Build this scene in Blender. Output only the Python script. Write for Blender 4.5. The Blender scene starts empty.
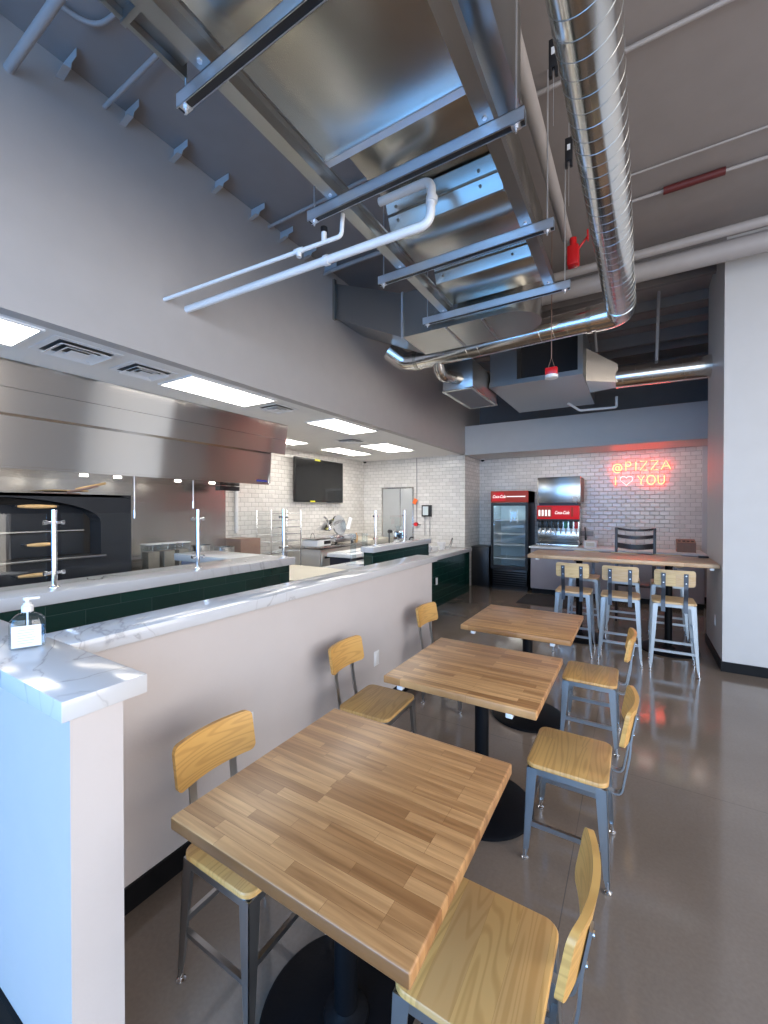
import bpy, bmesh, math, random
from mathutils import Vector, Matrix
random.seed(7)
PI = math.pi
S = bpy.context.scene
C = S.collection

# ------------------------------------------------------------------ camera
CAM_YAW, CAM_PITCH, CAM_H, FPX = 0.545, -0.009, 1.65, 414.5
cd = bpy.data.cameras.new('camera'); cam = bpy.data.objects.new('camera', cd); C.objects.link(cam)
cd.sensor_fit = 'HORIZONTAL'; cd.sensor_width = 36; cd.lens = FPX / 768 * 36
cd.clip_start = .02
cam.location = (0, 0, CAM_H); cam.rotation_euler = (PI/2 + CAM_PITCH, 0, CAM_YAW)
S.camera = cam

# ------------------------------------------------------------------ world, lights, exposure
S.view_settings.view_transform = 'Standard'; S.view_settings.look = 'None'
S.view_settings.gamma = 1; S.view_settings.use_curve_mapping = False
S.view_settings.exposure = 0.0
w = bpy.data.worlds.new('sky'); S.world = w; w.use_nodes = True
nt = w.node_tree; nt.nodes.clear()
tc = nt.nodes.new('ShaderNodeTexCoord'); sp = nt.nodes.new('ShaderNodeSeparateXYZ')
rp = nt.nodes.new('ShaderNodeValToRGB'); bg = nt.nodes.new('ShaderNodeBackground'); ow = nt.nodes.new('ShaderNodeOutputWorld')
mr = nt.nodes.new('ShaderNodeMapRange'); mr.inputs['From Min'].default_value = -1
nt.links.new(tc.outputs['Generated'], sp.inputs[0]); nt.links.new(sp.outputs['Z'], mr.inputs['Value'])
nt.links.new(mr.outputs[0], rp.inputs[0]); nt.links.new(rp.outputs[0], bg.inputs[0]); nt.links.new(bg.outputs[0], ow.inputs[0])
e = rp.color_ramp.elements
e[0].position = .46; e[0].color = (.34, .29, .25, 1); e[1].position = .52; e[1].color = (.80, .88, 1, 1)
n = e.new(.75); n.color = (.32, .58, 1, 1)
bg.inputs[1].default_value = 3.0

def area(name, loc, rot, sx, sy, power, col, spread=PI):
    l = bpy.data.lights.new(name, 'AREA'); l.shape = 'RECTANGLE'; l.size = sx; l.size_y = sy; l.energy = power; l.color = col; l.spread = spread
    o = bpy.data.objects.new(name, l); C.objects.link(o); o.location = loc; o.rotation_euler = rot
    return o
# daylight coming in through the shop windows (front and right side), plus an added blue light
area('front_window_daylight', (2.2, -2.75, 2.1), (PI/2, 0, 0), 4.8, 3.6, 130, (.52, .76, 1.0))
area('added_post_blue', (-1.7, -2.75, 1.9), (PI/2, 0, 0), 2.8, 3.2, 190, (.015, .36, .95))  # saturated blue light added to tint the near end post
area('side_window_daylight', (4.85, .35, 2.1), (PI/2, 0, PI/2), 5.6, 3.6, 300, (1.0, .91, .82))
# unseen warm fills added over the dining room and under the drinks alcove header
area('added_dining_fill', (3.7, 1.6, 4.3), (0, 0, 0), 1.4, 2.4, 70, (1.0, .86, .72))
area('added_alcove_fill', (-.6, 8.5, 2.735), (math.radians(8), 0, 0), 3.4, .25, 15, (1.0, .86, .76))

# ------------------------------------------------------------------ helpers
def new_mat(name):
    m = bpy.data.materials.new(name); m.use_nodes = True
    return m, m.node_tree, m.node_tree.nodes['Principled BSDF']
def N(t, kind, **kw):
    n = t.nodes.new(kind)
    for k, v in kw.items():
        if k in n.inputs: n.inputs[k].default_value = v
        else: setattr(n, k, v)
    return n
def L(t, a, b): t.links.new(a, b)
def plain(name, col, rough=.5, metal=0, var=.06, bump=0, scale=6, spec=.5, coat=0):
    m, t, b = new_mat(name)
    co = N(t, 'ShaderNodeTexCoord'); no = N(t, 'ShaderNodeTexNoise', Scale=scale, Detail=4.0)
    L(t, co.outputs['Object'], no.inputs['Vector'])
    r = N(t, 'ShaderNodeValToRGB'); L(t, no.outputs[0], r.inputs[0])
    e = r.color_ramp.elements
    e[0].position = .3; e[1].position = .7
    e[0].color = tuple(max(0, c*(1-var)) for c in col) + (1,); e[1].color = tuple(min(1, c*(1+var)) for c in col) + (1,)
    L(t, r.outputs[0], b.inputs['Base Color'])
    b.inputs['Roughness'].default_value = rough; b.inputs['Metallic'].default_value = metal
    b.inputs['Specular IOR Level'].default_value = spec; b.inputs['Coat Weight'].default_value = coat
    if bump:
        n2 = N(t, 'ShaderNodeTexNoise', Scale=scale*12, Detail=3.0); L(t, co.outputs['Object'], n2.inputs['Vector'])
        bp = N(t, 'ShaderNodeBump', Strength=bump, Distance=.01); L(t, n2.outputs[0], bp.inputs['Height']); L(t, bp.outputs[0], b.inputs['Normal'])
    return m
def emis(name, col, st):
    m, t, b = new_mat(name); b.inputs['Base Color'].default_value = (0, 0, 0, 1)
    b.inputs['Emission Color'].default_value = (*col, 1); b.inputs['Emission Strength'].default_value = st
    return m
def swizzle(t, src, a, b_, sx=1, sy=1):
    s = N(t, 'ShaderNodeSeparateXYZ'); L(t, src, s.inputs[0]); c = N(t, 'ShaderNodeCombineXYZ')
    for i, (ax, sc) in enumerate(((a, sx), (b_, sy))):
        m = N(t, 'ShaderNodeMath', operation='MULTIPLY'); m.inputs[1].default_value = sc
        L(t, s.outputs[ax], m.inputs[0]); L(t, m.outputs[0], c.inputs[i])
    return c.outputs[0]
def tile(name, axis, c1, c2, mortar, bw=.152, rh=.076, ms=.0022, rough=.12, bumpd=.010, off=.5):
    m, t, b = new_mat(name)
    co = N(t, 'ShaderNodeTexCoord'); v = swizzle(t, co.outputs['Object'], axis, 'Z')
    br = N(t, 'ShaderNodeTexBrick'); br.offset = off; L(t, v, br.inputs['Vector'])
    for k, x in (('Scale', 1.0), ('Brick Width', bw), ('Row Height', rh), ('Mortar Size', ms), ('Mortar Smooth', .1), ('Bias', 0.0)): br.inputs[k].default_value = x
    br.inputs['Color1'].default_value = (*c1, 1); br.inputs['Color2'].default_value = (*c2, 1); br.inputs['Mortar'].default_value = (*mortar, 1)
    L(t, br.outputs[0], b.inputs['Base Color'])
    # pillowed tiles: a wider soft edge and a slight random waviness
    b2 = N(t, 'ShaderNodeTexBrick'); b2.offset = off; L(t, v, b2.inputs['Vector'])
    for k, x in (('Scale', 1.0), ('Brick Width', bw), ('Row Height', rh), ('Mortar Size', .012), ('Mortar Smooth', 1.0)): b2.inputs[k].default_value = x
    no = N(t, 'ShaderNodeTexNoise', Scale=9.0, Detail=1.0); L(t, v, no.inputs['Vector'])
    ma = N(t, 'ShaderNodeMath', operation='MULTIPLY_ADD'); L(t, b2.outputs['Fac'], ma.inputs[0]); ma.inputs[1].default_value = -.6; L(t, no.outputs[0], ma.inputs[2])
    bp = N(t, 'ShaderNodeBump', Strength=.7, Distance=bumpd); L(t, ma.outputs[0], bp.inputs['Height']); L(t, bp.outputs[0], b.inputs['Normal'])
    rr = N(t, 'ShaderNodeMapRange'); L(t, br.outputs['Fac'], rr.inputs['Value']); rr.inputs['To Min'].default_value = rough; rr.inputs['To Max'].default_value = .8
    L(t, rr.outputs[0], b.inputs['Roughness'])
    return m
def butcher(name, axis='X', other='Y', cols=((.56, .305, .125), (.27, .115, .036)), bw=.36, rh=.038, rough=.34, third='Z'):
    m, t, b = new_mat(name)
    co = N(t, 'ShaderNodeTexCoord'); oi = N(t, 'ShaderNodeObjectInfo')
    ad = N(t, 'ShaderNodeVectorMath', operation='ADD'); mu = N(t, 'ShaderNodeVectorMath', operation='SCALE'); mu.inputs['Scale'].default_value = 3.3
    cb = N(t, 'ShaderNodeCombineXYZ'); L(t, oi.outputs['Random'], cb.inputs[0]); L(t, oi.outputs['Random'], cb.inputs[1]); L(t, cb.outputs[0], mu.inputs[0])
    L(t, co.outputs['Object'], ad.inputs[0]); L(t, mu.outputs[0], ad.inputs[1])
    v = swizzle(t, ad.outputs[0], axis, other)
    br = N(t, 'ShaderNodeTexBrick'); br.offset = .37; br.offset_frequency = 3; br.squash = .75; br.squash_frequency = 4
    L(t, v, br.inputs['Vector'])
    for k, x in (('Scale', 1.0), ('Brick Width', bw), ('Row Height', rh), ('Mortar Size', .0004), ('Mortar Smooth', 0.0), ('Bias', -.25)): br.inputs[k].default_value = x
    br.inputs['Color1'].default_value = (*cols[0], 1); br.inputs['Color2'].default_value = (*cols[1], 1); br.inputs['Mortar'].default_value = (*[c*.8 for c in cols[1]], 1)
    g = swizzle(t, ad.outputs[0], axis, other, 3, 55)
    # shift the grain per stave with the stave's own tone
    sh = N(t, 'ShaderNodeVectorMath', operation='MULTIPLY_ADD'); L(t, br.outputs[0], sh.inputs[0]); sh.inputs[1].default_value = (40, 40, 40); L(t, g, sh.inputs[2])
    no = N(t, 'ShaderNodeTexNoise', Scale=1.0, Detail=6.0, Distortion=.6); L(t, sh.outputs[0], no.inputs['Vector'])
    r = N(t, 'ShaderNodeValToRGB'); L(t, no.outputs[0], r.inputs[0]); e = r.color_ramp.elements
    e[0].position = .3; e[0].color = (.66, .60, .55, 1); e[1].position = .7; e[1].color = (1.15, 1.15, 1.15, 1)
    mx = N(t, 'ShaderNodeMix', data_type='RGBA', blend_type='MULTIPLY'); mx.inputs[0].default_value = 1
    L(t, br.outputs[0], mx.inputs[6]); L(t, r.outputs[0], mx.inputs[7]); L(t, mx.outputs[2], b.inputs['Base Color'])
    b.inputs['Roughness'].default_value = rough
    bp = N(t, 'ShaderNodeBump', Strength=.12, Distance=.002); L(t, no.outputs[0], bp.inputs['Height']); L(t, bp.outputs[0], b.inputs['Normal'])
    return m
def ash(name, along='Y', across='X', base=(.68, .395, .13), dark=(.44, .225, .062), stave=.085):
    """honey-stained ash: wide staves with cathedral grain, a greyish worn stave here and there"""
    m, t, b = new_mat(name)
    co = N(t, 'ShaderNodeTexCoord'); oi = N(t, 'ShaderNodeObjectInfo')
    cb = N(t, 'ShaderNodeCombineXYZ'); L(t, oi.outputs['Random'], cb.inputs[0]); L(t, oi.outputs['Random'], cb.inputs[1])
    ad = N(t, 'ShaderNodeVectorMath', operation='ADD'); L(t, co.outputs['Object'], ad.inputs[0]); L(t, cb.outputs[0], ad.inputs[1])
    v = swizzle(t, ad.outputs[0], along, across)
    br = N(t, 'ShaderNodeTexBrick'); br.offset = .5; L(t, v, br.inputs['Vector'])
    for k, x in (('Scale', 1.0), ('Brick Width', 1.3), ('Row Height', stave), ('Mortar Size', .0003), ('Mortar Smooth', 0.0), ('Bias', -.1)): br.inputs[k].default_value = x
    br.inputs['Color1'].default_value = (*base, 1); br.inputs['Color2'].default_value = (base[0]*.82, base[1]*.80, base[2]*.95, 1); br.inputs['Mortar'].default_value = (*dark, 1)
    g = swizzle(t, ad.outputs[0], along, across, 1.8, 17)
    sh = N(t, 'ShaderNodeVectorMath', operation='MULTIPLY_ADD'); L(t, br.outputs[0], sh.inputs[0]); sh.inputs[1].default_value = (23, 23, 23); L(t, g, sh.inputs[2])
    wv = N(t, 'ShaderNodeTexNoise', Scale=.9, Detail=0.5); L(t, sh.outputs[0], wv.inputs['Vector'])
    m1 = N(t, 'ShaderNodeMath', operation='MULTIPLY'); m1.inputs[1].default_value = 60; L(t, wv.outputs[0], m1.inputs[0])
    m2 = N(t, 'ShaderNodeMath', operation='SINE'); L(t, m1.outputs[0], m2.inputs[0])
    m3 = N(t, 'ShaderNodeMapRange'); m3.inputs['From Min'].default_value = .1; m3.inputs['From Max'].default_value = 1; L(t, m2.outputs[0], m3.inputs['Value'])
    m3.inputs['To Max'].default_value = .5
    mx = N(t, 'ShaderNodeMix', data_type='RGBA'); L(t, m3.outputs[0], mx.inputs[0]); L(t, br.outputs[0], mx.inputs[6]); mx.inputs[7].default_value = (*dark, 1)
    L(t, mx.outputs[2], b.inputs['Base Color']); b.inputs['Roughness'].default_value = .36
    return m
def marble(name):
    m, t, b = new_mat(name)
    co = N(t, 'ShaderNodeTexCoord'); n1 = N(t, 'ShaderNodeTexNoise', Scale=1.6, Detail=7.0, Distortion=1.3); L(t, co.outputs['Object'], n1.inputs['Vector'])
    a = N(t, 'ShaderNodeMath', operation='SUBTRACT'); L(t, n1.outputs[0], a.inputs[0]); a.inputs[1].default_value = .5
    ab = N(t, 'ShaderNodeMath', operation='ABSOLUTE'); L(t, a.outputs[0], ab.inputs[0])
    r = N(t, 'ShaderNodeValToRGB'); L(t, ab.outputs[0], r.inputs[0]); e = r.color_ramp.elements
    e[0].position = 0; e[0].color = (.38, .37, .38, 1); e[1].position = .022; e[1].color = (.57, .57, .58, 1)
    k = e.new(.009); k.color = (.55, .54, .54, 1)
    n2 = N(t, 'ShaderNodeTexNoise', Scale=1.1, Detail=2.0); L(t, co.outputs['Object'], n2.inputs['Vector'])
    r2 = N(t, 'ShaderNodeValToRGB'); L(t, n2.outputs[0], r2.inputs[0]); r2.color_ramp.elements[0].position = .42; r2.color_ramp.elements[1].position = .58
    mx = N(t, 'ShaderNodeMix', data_type='RGBA'); L(t, r2.outputs[0], mx.inputs[0]); mx.inputs[6].default_value = (.57, .57, .58, 1); L(t, r.outputs[0], mx.inputs[7])
    L(t, mx.outputs[2], b.inputs['Base Color']); b.inputs['Roughness'].default_value = .13
    return m
def metal(name, col, rough=.3, stretch=None, spangle=0):
    m, t, b = new_mat(name); b.inputs['Metallic'].default_value = 1
    co = N(t, 'ShaderNodeTexCoord')
    if spangle:
        b.inputs['Roughness'].default_value = rough
    else:
        mp = N(t, 'ShaderNodeMapping'); mp.inputs['Scale'].default_value = stretch or (3, 3, 3); L(t, co.outputs['Object'], mp.inputs[0])
        no = N(t, 'ShaderNodeTexNoise', Scale=1.0, Detail=3.0); L(t, mp.outputs[0], no.inputs['Vector'])
        r = N(t, 'ShaderNodeMapRange'); L(t, no.outputs[0], r.inputs['Value']); r.inputs['To Min'].default_value = rough*.7; r.inputs['To Max'].default_value = rough*1.3
        L(t, r.outputs[0], b.inputs['Roughness'])
    b.inputs['Base Color'].default_value = (*col, 1)
    return m
def glass(name, tint=(.985, .995, .99), refl=.04):
    m, t, b = new_mat(name); t.nodes.remove(b)
    o = t.nodes['Material Output']; tr = N(t, 'ShaderNodeBsdfTransparent'); tr.inputs[0].default_value = (*tint, 1)
    gl = N(t, 'ShaderNodeBsdfGlossy'); gl.inputs['Roughness'].default_value = .01
    fr = N(t, 'ShaderNodeLayerWeight'); fr.inputs[0].default_value = .5
    pw = N(t, 'ShaderNodeMath', operation='POWER'); L(t, fr.outputs['Facing'], pw.inputs[0]); pw.inputs[1].default_value = 5.0
    ma = N(t, 'ShaderNodeMath', operation='MULTIPLY_ADD', use_clamp=True); L(t, pw.outputs[0], ma.inputs[0]); ma.inputs[1].default_value = .8; ma.inputs[2].default_value = refl*.7
    mx = N(t, 'ShaderNodeMixShader'); L(t, ma.outputs[0], mx.inputs[0]); L(t, tr.outputs[0], mx.inputs[1]); L(t, gl.outputs[0], mx.inputs[2]); L(t, mx.outputs[0], o.inputs[0])
    return m

M = {}
M['halfwall'] = plain('off_white_wall_paint', (.56, .51, .49), .55, var=.015, bump=.05)
M['grey_wall'] = plain('warm_grey_wall_paint', (.46, .435, .42), .6, var=.02, bump=.05)
M['white_wall'] = plain('pale_wall_paint', (.56, .55, .54), .5, var=.015, bump=.04)
M['kitchen_ceiling'] = plain('kitchen_ceiling_white', (.80, .79, .77), .7, var=.01)
M['deck'] = plain('painted_deck_grey', (.27, .24, .23), .65, var=.03)
M['deck_trim'] = plain('painted_joist_grey', (.20, .18, .175), .6, var=.03)
M['pipe_grey'] = plain('pipe_painted_grey', (.36, .335, .33), .45, var=.03)
M['clip'] = plain('clip_painted_grey', (.46, .46, .47), .4, var=.02)
M['pipe_white'] = plain('pvc_white', (.78, .79, .80), .3, var=.02)
M['black'] = plain('satin_black', (.012, .012, .014), .38, var=.1)
M['blackmetal'] = plain('black_powder_coat', (.004, .0045, .006), .5, var=.15, bump=.06, spec=.15)
M['base'] = plain('black_rubber_base', (.005, .005, .006), .45, var=.1, spec=.2)
M['tile_x'] = tile('white_subway_tile_x', 'X', (.80, .77, .73), (.70, .67, .63), (.30, .28, .25))
M['tile_y'] = tile('white_subway_tile_y', 'Y', (.80, .77, .73), (.70, .67, .63), (.30, .28, .25))
M['green_y'] = tile('dark_green_tile_y', 'Y', (.004, .034, .026), (.003, .027, .021), (.03, .07, .06), bw=.40, rh=.13, ms=.0012, rough=.14, bumpd=.001)
M['green_x'] = tile('dark_green_tile_x', 'X', (.004, .034, .026), (.003, .027, .021), (.03, .07, .06), bw=.40, rh=.13, ms=.0012, rough=.14, bumpd=.001)
M['marble'] = marble('white_quartz_grey_vein')
M['table'] = butcher('oak_butcher_block')
M['barwood'] = butcher('bar_oak_butcher_block', cols=((.60, .42, .26), (.48, .30, .17)))
M['seat'] = ash('honey_ash_seat')
M['back'] = ash('honey_ash_back', 'X', 'Z', base=(.66, .37, .11), stave=.2)
M['stoolseat'] = ash('pale_ash_seat', 'X', 'Y', base=(.66, .46, .24), dark=(.50, .30, .13))
M['stoolback'] = ash('pale_ash_back', 'X', 'Z', base=(.66, .50, .27), dark=(.50, .33, .15), stave=.2)
M['frame'] = metal('blue_grey_steel', (.44, .44, .44), .36)
M['frame2'] = metal('gunmetal_strap', (.13, .14, .16), .38)
M['steel'] = metal('brushed_stainless', (.60, .58, .55), .24, (1, 1, 60))
M['satin'] = metal('satin_stainless', (.74, .72, .67), .5)
M['hoodsteel'] = metal('hood_stainless', (.80, .76, .70), .10, (.7, .7, 2))
M['chrome'] = metal('polished_post', (.82, .83, .85), .12)
M['galv'] = metal('galvanised_sheet', (.52, .51, .47), .27, spangle=60)
M['galv_dull'] = metal('galvanised_dull', (.42, .43, .43), .33, spangle=70)
M['spiral'] = metal('spiral_galvanised', (.72, .70, .66), .17, spangle=80)
M['strut'] = metal('zinc_strut', (.80, .82, .86), .42, (4, 4, 4))
M['glass'] = glass('clear_guard_glass')
M['doorglass'] = glass('cooler_door_glass', (.93, .97, .99), .20)
M['troffer'] = emis('troffer_diffuser', (1, .95, .87), 14.0)
M['hoodlamp'] = emis('hood_lamp', (1, .95, .85), 12.0)
M['neon_red'] = emis('neon_red_tube', (1, .065, .025), 21.0)
M['neon_white'] = emis('neon_pink_tube', (1, .30, .30), 4.0)
M['red'] = plain('red_plastic', (.62, .012, .016), .3, var=.05)
M['redlit'] = emis('lit_red_header', (.60, .006, .012), .9)
M['orangelit'] = emis('lit_orange_panel', (.35, .03, .015), .8)
M['whitelit'] = emis('lit_white_lettering', (1, .9, .88), 1.3)
M['white'] = plain('white_plastic', (.80, .80, .80), .35, var=.02)
M['cream'] = plain('cream_laminate', (.66, .62, .52), .5, var=.02)
M['cabinet'] = plain('grey_lilac_laminate', (.34, .31, .34), .4, var=.03)
M['brown'] = plain('kraft_brown', (.28, .17, .13), .6, var=.08)
M['wood'] = plain('turned_wood', (.62, .38, .16), .45, var=.15, scale=20)
M['darkwood'] = plain('espresso_wood', (.035, .022, .02), .35, var=.2)
M['screen'] = plain('dark_screen', (.012, .012, .012), .12, var=.05)
M['yellow'] = plain('yellow_tag', (.75, .72, .03), .5, var=.02)
M['blue'] = plain('blue_label', (.02, .03, .22), .5, var=.02)
M['orange'] = plain('orange_tag', (.85, .16, .03), .5, var=.02)
M['mat'] = plain('charcoal_mat', (.022, .02, .022), .85, var=.2, bump=.3, scale=20)
M['liquid'] = glass('clear_bottle_plastic', (.90, .95, .98), .12)
M['interior'] = plain('cooler_interior_grey', (.60, .68, .70), .5, var=.02)
M['oveninside'] = plain('oven_inside', (.035, .03, .026), .8, var=.2, spec=.1)
M['ovenbody'] = plain('oven_black_enamel', (.016, .018, .022), .45, var=.1, spec=.25)
M['brass'] = metal('silver_knob', (.6, .6, .6), .25)

def concrete():
    m, t, b = new_mat('polished_concrete')
    co = N(t, 'ShaderNodeTexCoord'); n1 = N(t, 'ShaderNodeTexNoise', Scale=.9, Detail=6.0); L(t, co.outputs['Object'], n1.inputs['Vector'])
    n2 = N(t, 'ShaderNodeTexNoise', Scale=70.0, Detail=3.0); L(t, co.outputs['Object'], n2.inputs['Vector'])
    r = N(t, 'ShaderNodeValToRGB'); L(t, n1.outputs[0], r.inputs[0]); e = r.color_ramp.elements
    e[0].position = .35; e[0].color = (.165, .126, .098, 1); e[1].position = .65; e[1].color = (.215, .170, .135, 1)
    r2 = N(t, 'ShaderNodeMapRange'); L(t, n2.outputs[0], r2.inputs['Value']); r2.inputs['To Min'].default_value = .85; r2.inputs['To Max'].default_value = 1.15
    mx = N(t, 'ShaderNodeMix', data_type='RGBA', blend_type='MULTIPLY'); mx.inputs[0].default_value = 1; L(t, r.outputs[0], mx.inputs[6]); L(t, r2.outputs[0], mx.inputs[7])
    # saw-cut control joints every three metres
    s = N(t, 'ShaderNodeSeparateXYZ'); L(t, co.outputs['Object'], s.inputs[0]); last = None
    for ax, off in (('Y', 2.98), ('X', -.25)):
        a = N(t, 'ShaderNodeMath', operation='SUBTRACT'); L(t, s.outputs[ax], a.inputs[0]); a.inputs[1].default_value = off
        p = N(t, 'ShaderNodeMath', operation='PINGPONG'); L(t, a.outputs[0], p.inputs[0]); p.inputs[1].default_value = 2.6
        g = N(t, 'ShaderNodeMath', operation='LESS_THAN'); L(t, p.outputs[0], g.inputs[0]); g.inputs[1].default_value = .002
        if last: q = N(t, 'ShaderNodeMath', operation='MAXIMUM'); L(t, last, q.inputs[0]); L(t, g.outputs[0], q.inputs[1]); last = q.outputs[0]
        else: last = g.outputs[0]
    m2 = N(t, 'ShaderNodeMix', data_type='RGBA'); L(t, last, m2.inputs[0]); L(t, mx.outputs[2], m2.inputs[6]); m2.inputs[7].default_value = (.12, .10, .085, 1)
    L(t, m2.outputs[2], b.inputs['Base Color'])
    rr = N(t, 'ShaderNodeMapRange'); L(t, n1.outputs[0], rr.inputs['Value']); rr.inputs['To Min'].default_value = .07; rr.inputs['To Max'].default_value = .14
    L(t, rr.outputs[0], b.inputs['Roughness']); b.inputs['Specular IOR Level'].default_value = .75
    return m
M['floor'] = concrete()

# mesh helpers -------------------------------------------------------
def B(): return bmesh.new()
def bx(bm, x0, x1, y0, y1, z0, z1, bev=0, seg=2, rot=None, piv=None):
    r = bmesh.ops.create_cube(bm, size=1); vs = r['verts']
    for v in vs: v.co = Vector(((x0+x1)/2 + v.co.x*(x1-x0), (y0+y1)/2 + v.co.y*(y1-y0), (z0+z1)/2 + v.co.z*(z1-z0)))
    if bev:
        es = list({e for v in vs for e in v.link_edges})
        rr = bmesh.ops.bevel(bm, geom=es, offset=bev, segments=seg, affect='EDGES', profile=.5); vs = list({v for f in rr['faces'] for v in f.verts} | {v for v in vs if v.is_valid})
    if rot is not None: bmesh.ops.rotate(bm, verts=vs, cent=piv or ((x0+x1)/2, (y0+y1)/2, (z0+z1)/2), matrix=rot)
    return vs
def cyl(bm, p0, p1, r0, r1=None, n=20, caps=True):
    r1 = r0 if r1 is None else r1
    p0, p1 = Vector(p0), Vector(p1); d = p1-p0
    m = Matrix.Translation((p0+p1)/2) @ d.to_track_quat('Z', 'Y').to_matrix().to_4x4()
    bmesh.ops.create_cone(bm, cap_ends=caps, segments=n, radius1=r0, radius2=r1, depth=d.length, matrix=m)
def tube(bm, pts, r, n=10, caps=True):
    pts = [Vector(p) for p in pts]; rings = []; ref = None
    for i, p in enumerate(pts):
        d = (pts[min(i+1, len(pts)-1)] - pts[max(i-1, 0)]).normalized()
        if ref is None: ref = Vector((0, 0, 1)) if abs(d.z) < .9 else Vector((1, 0, 0))
        u = d.cross(ref); u = u.normalized() if u.length > 1e-6 else d.orthogonal().normalized(); v = u.cross(d); ref = v
        rad = r[i] if isinstance(r, (list, tuple)) else r
        rings.append([bm.verts.new(p + (u*math.cos(2*PI*k/n) + v*math.sin(2*PI*k/n))*rad) for k in range(n)])
    for a, b_ in zip(rings, rings[1:]):
        for k in range(n): bm.faces.new((a[k], a[(k+1) % n], b_[(k+1) % n], b_[k]))
    if caps: bm.faces.new(rings[0][::-1]); bm.faces.new(rings[-1])
def fillet(pts, r=.05, seg=6):
    pts = [Vector(p) for p in pts]; out = [pts[0]]
    for a, b_, c in zip(pts, pts[1:], pts[2:]):
        u = (a-b_).normalized(); v = (c-b_).normalized(); k = min(r, (a-b_).length*.49, (c-b_).length*.49)
        p, q = b_+u*k, b_+v*k
        for i in range(seg+1):
            s = i/seg; out.append((1-s)**2*p + 2*s*(1-s)*b_ + s*s*q)
    return out + [pts[-1]]
def ribbon(bm, pts, w, th, side):
    """flat bar swept along pts; side = width direction"""
    side = Vector(side).normalized(); pts = [Vector(p) for p in pts]; rings = []
    for i, p in enumerate(pts):
        d = (pts[min(i+1, len(pts)-1)] - pts[max(i-1, 0)]).normalized(); n = d.cross(side).normalized()
        rings.append([bm.verts.new(p + side*a*w/2 + n*b_*th/2) for a, b_ in ((-1, -1), (1, -1), (1, 1), (-1, 1))])
    for a, b_ in zip(rings, rings[1:]):
        for k in range(4): bm.faces.new((a[k], a[(k+1) % 4], b_[(k+1) % 4], b_[k]))
    bm.faces.new(rings[0][::-1]); bm.faces.new(rings[-1])
def lathe(bm, prof, cx=0, cy=0, z=0, n=28, ax='Z'):
    rings = []
    for r, h in prof:
        rings.append([bm.verts.new((cx + r*math.cos(2*PI*k/n), cy + r*math.sin(2*PI*k/n), z+h) if ax == 'Z' else
                                   (cx + r*math.cos(2*PI*k/n), cy + h, z + r*math.sin(2*PI*k/n)) if ax == 'Y' else
                                   (cx + h, cy + r*math.cos(2*PI*k/n), z + r*math.sin(2*PI*k/n))) for k in range(n)])
    for a, b_ in zip(rings, rings[1:]):
        for k in range(n): bm.faces.new((a[k], a[(k+1) % n], b_[(k+1) % n], b_[k]))
    bm.faces.new(rings[0][::-1]); bm.faces.new(rings[-1])
def hexa(bm, q0, q1):
    a = [bm.verts.new(p) for p in q0]; b_ = [bm.verts.new(p) for p in q1]
    bm.faces.new(a[::-1]); bm.faces.new(b_)
    for k in range(4): bm.faces.new((a[k], a[(k+1) % 4], b_[(k+1) % 4], b_[k]))
def prism(bm, poly, fn0, fn1):
    a = [bm.verts.new(fn0(*p)) for p in poly]; b_ = [bm.verts.new(fn1(*p)) for p in poly]; n = len(poly)
    bm.faces.new(a[::-1]); bm.faces.new(b_)
    for k in range(n): bm.faces.new((a[k], a[(k+1) % n], b_[(k+1) % n], b_[k]))
def rrect(w, d, r, n=6):
    out = []
    for sx, sy, a0 in ((1, 1, 0), (-1, 1, 90), (-1, -1, 180), (1, -1, 270)):
        for i in range(n+1):
            a = math.radians(a0 + 90*i/n); out.append((sx*(w/2-r) + r*math.cos(a), sy*(d/2-r) + r*math.sin(a)))
    return out
def obj(name, bm, mat, parent=None, smooth=True, label=None):
    bmesh.ops.recalc_face_normals(bm, faces=bm.faces)
    me = bpy.data.meshes.new(name); bm.to_mesh(me); bm.free(); me.materials.append(mat)
    if smooth:
        for p in me.polygons: p.use_smooth = True
        me.set_sharp_from_angle(angle=math.radians(35))
    o = bpy.data.objects.new(name, me); C.objects.link(o)
    if parent: o.parent = parent
    if label: o['label'] = label
    return o
def box(name, dims, mat, parent=None, bev=0, label=None):
    bm = B(); bx(bm, *dims, bev=bev); return obj(name, bm, mat, parent, label=label)
def tag(o, label, cat, group=None, kind=None):
    if label: o['label'] = label
    if cat: o['category'] = cat
    if group: o['group'] = group
    if kind: o['kind'] = kind
    return o
def thing(name, label, cat, loc=(0, 0, 0), rz=0, group=None):
    o = bpy.data.objects.new(name, None); C.objects.link(o); o.location = loc; o.rotation_euler = (0, 0, rz); o.empty_display_size = .1
    return tag(o, label, cat, group)
def struct(name, bm, mat, label=None, smooth=False):
    o = obj(name, bm, mat, smooth=smooth); o['kind'] = 'structure'
    if label: o['label'] = label
    return o
def sbox(name, dims, mat, label=None, bev=0):
    bm = B(); bx(bm, *dims, bev=bev); return struct(name, bm, mat, label)
def dup(root, loc, rz, label, group=None):
    r = root.copy(); C.objects.link(r); r.location = loc; r.rotation_euler = (0, 0, rz); r['label'] = label
    if group: r['group'] = group
    for ch in list(root.children):
        c = ch.copy(); C.objects.link(c); c.parent = r
        for g in ch.children:
            d = g.copy(); C.objects.link(d); d.parent = c
    return r
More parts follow.
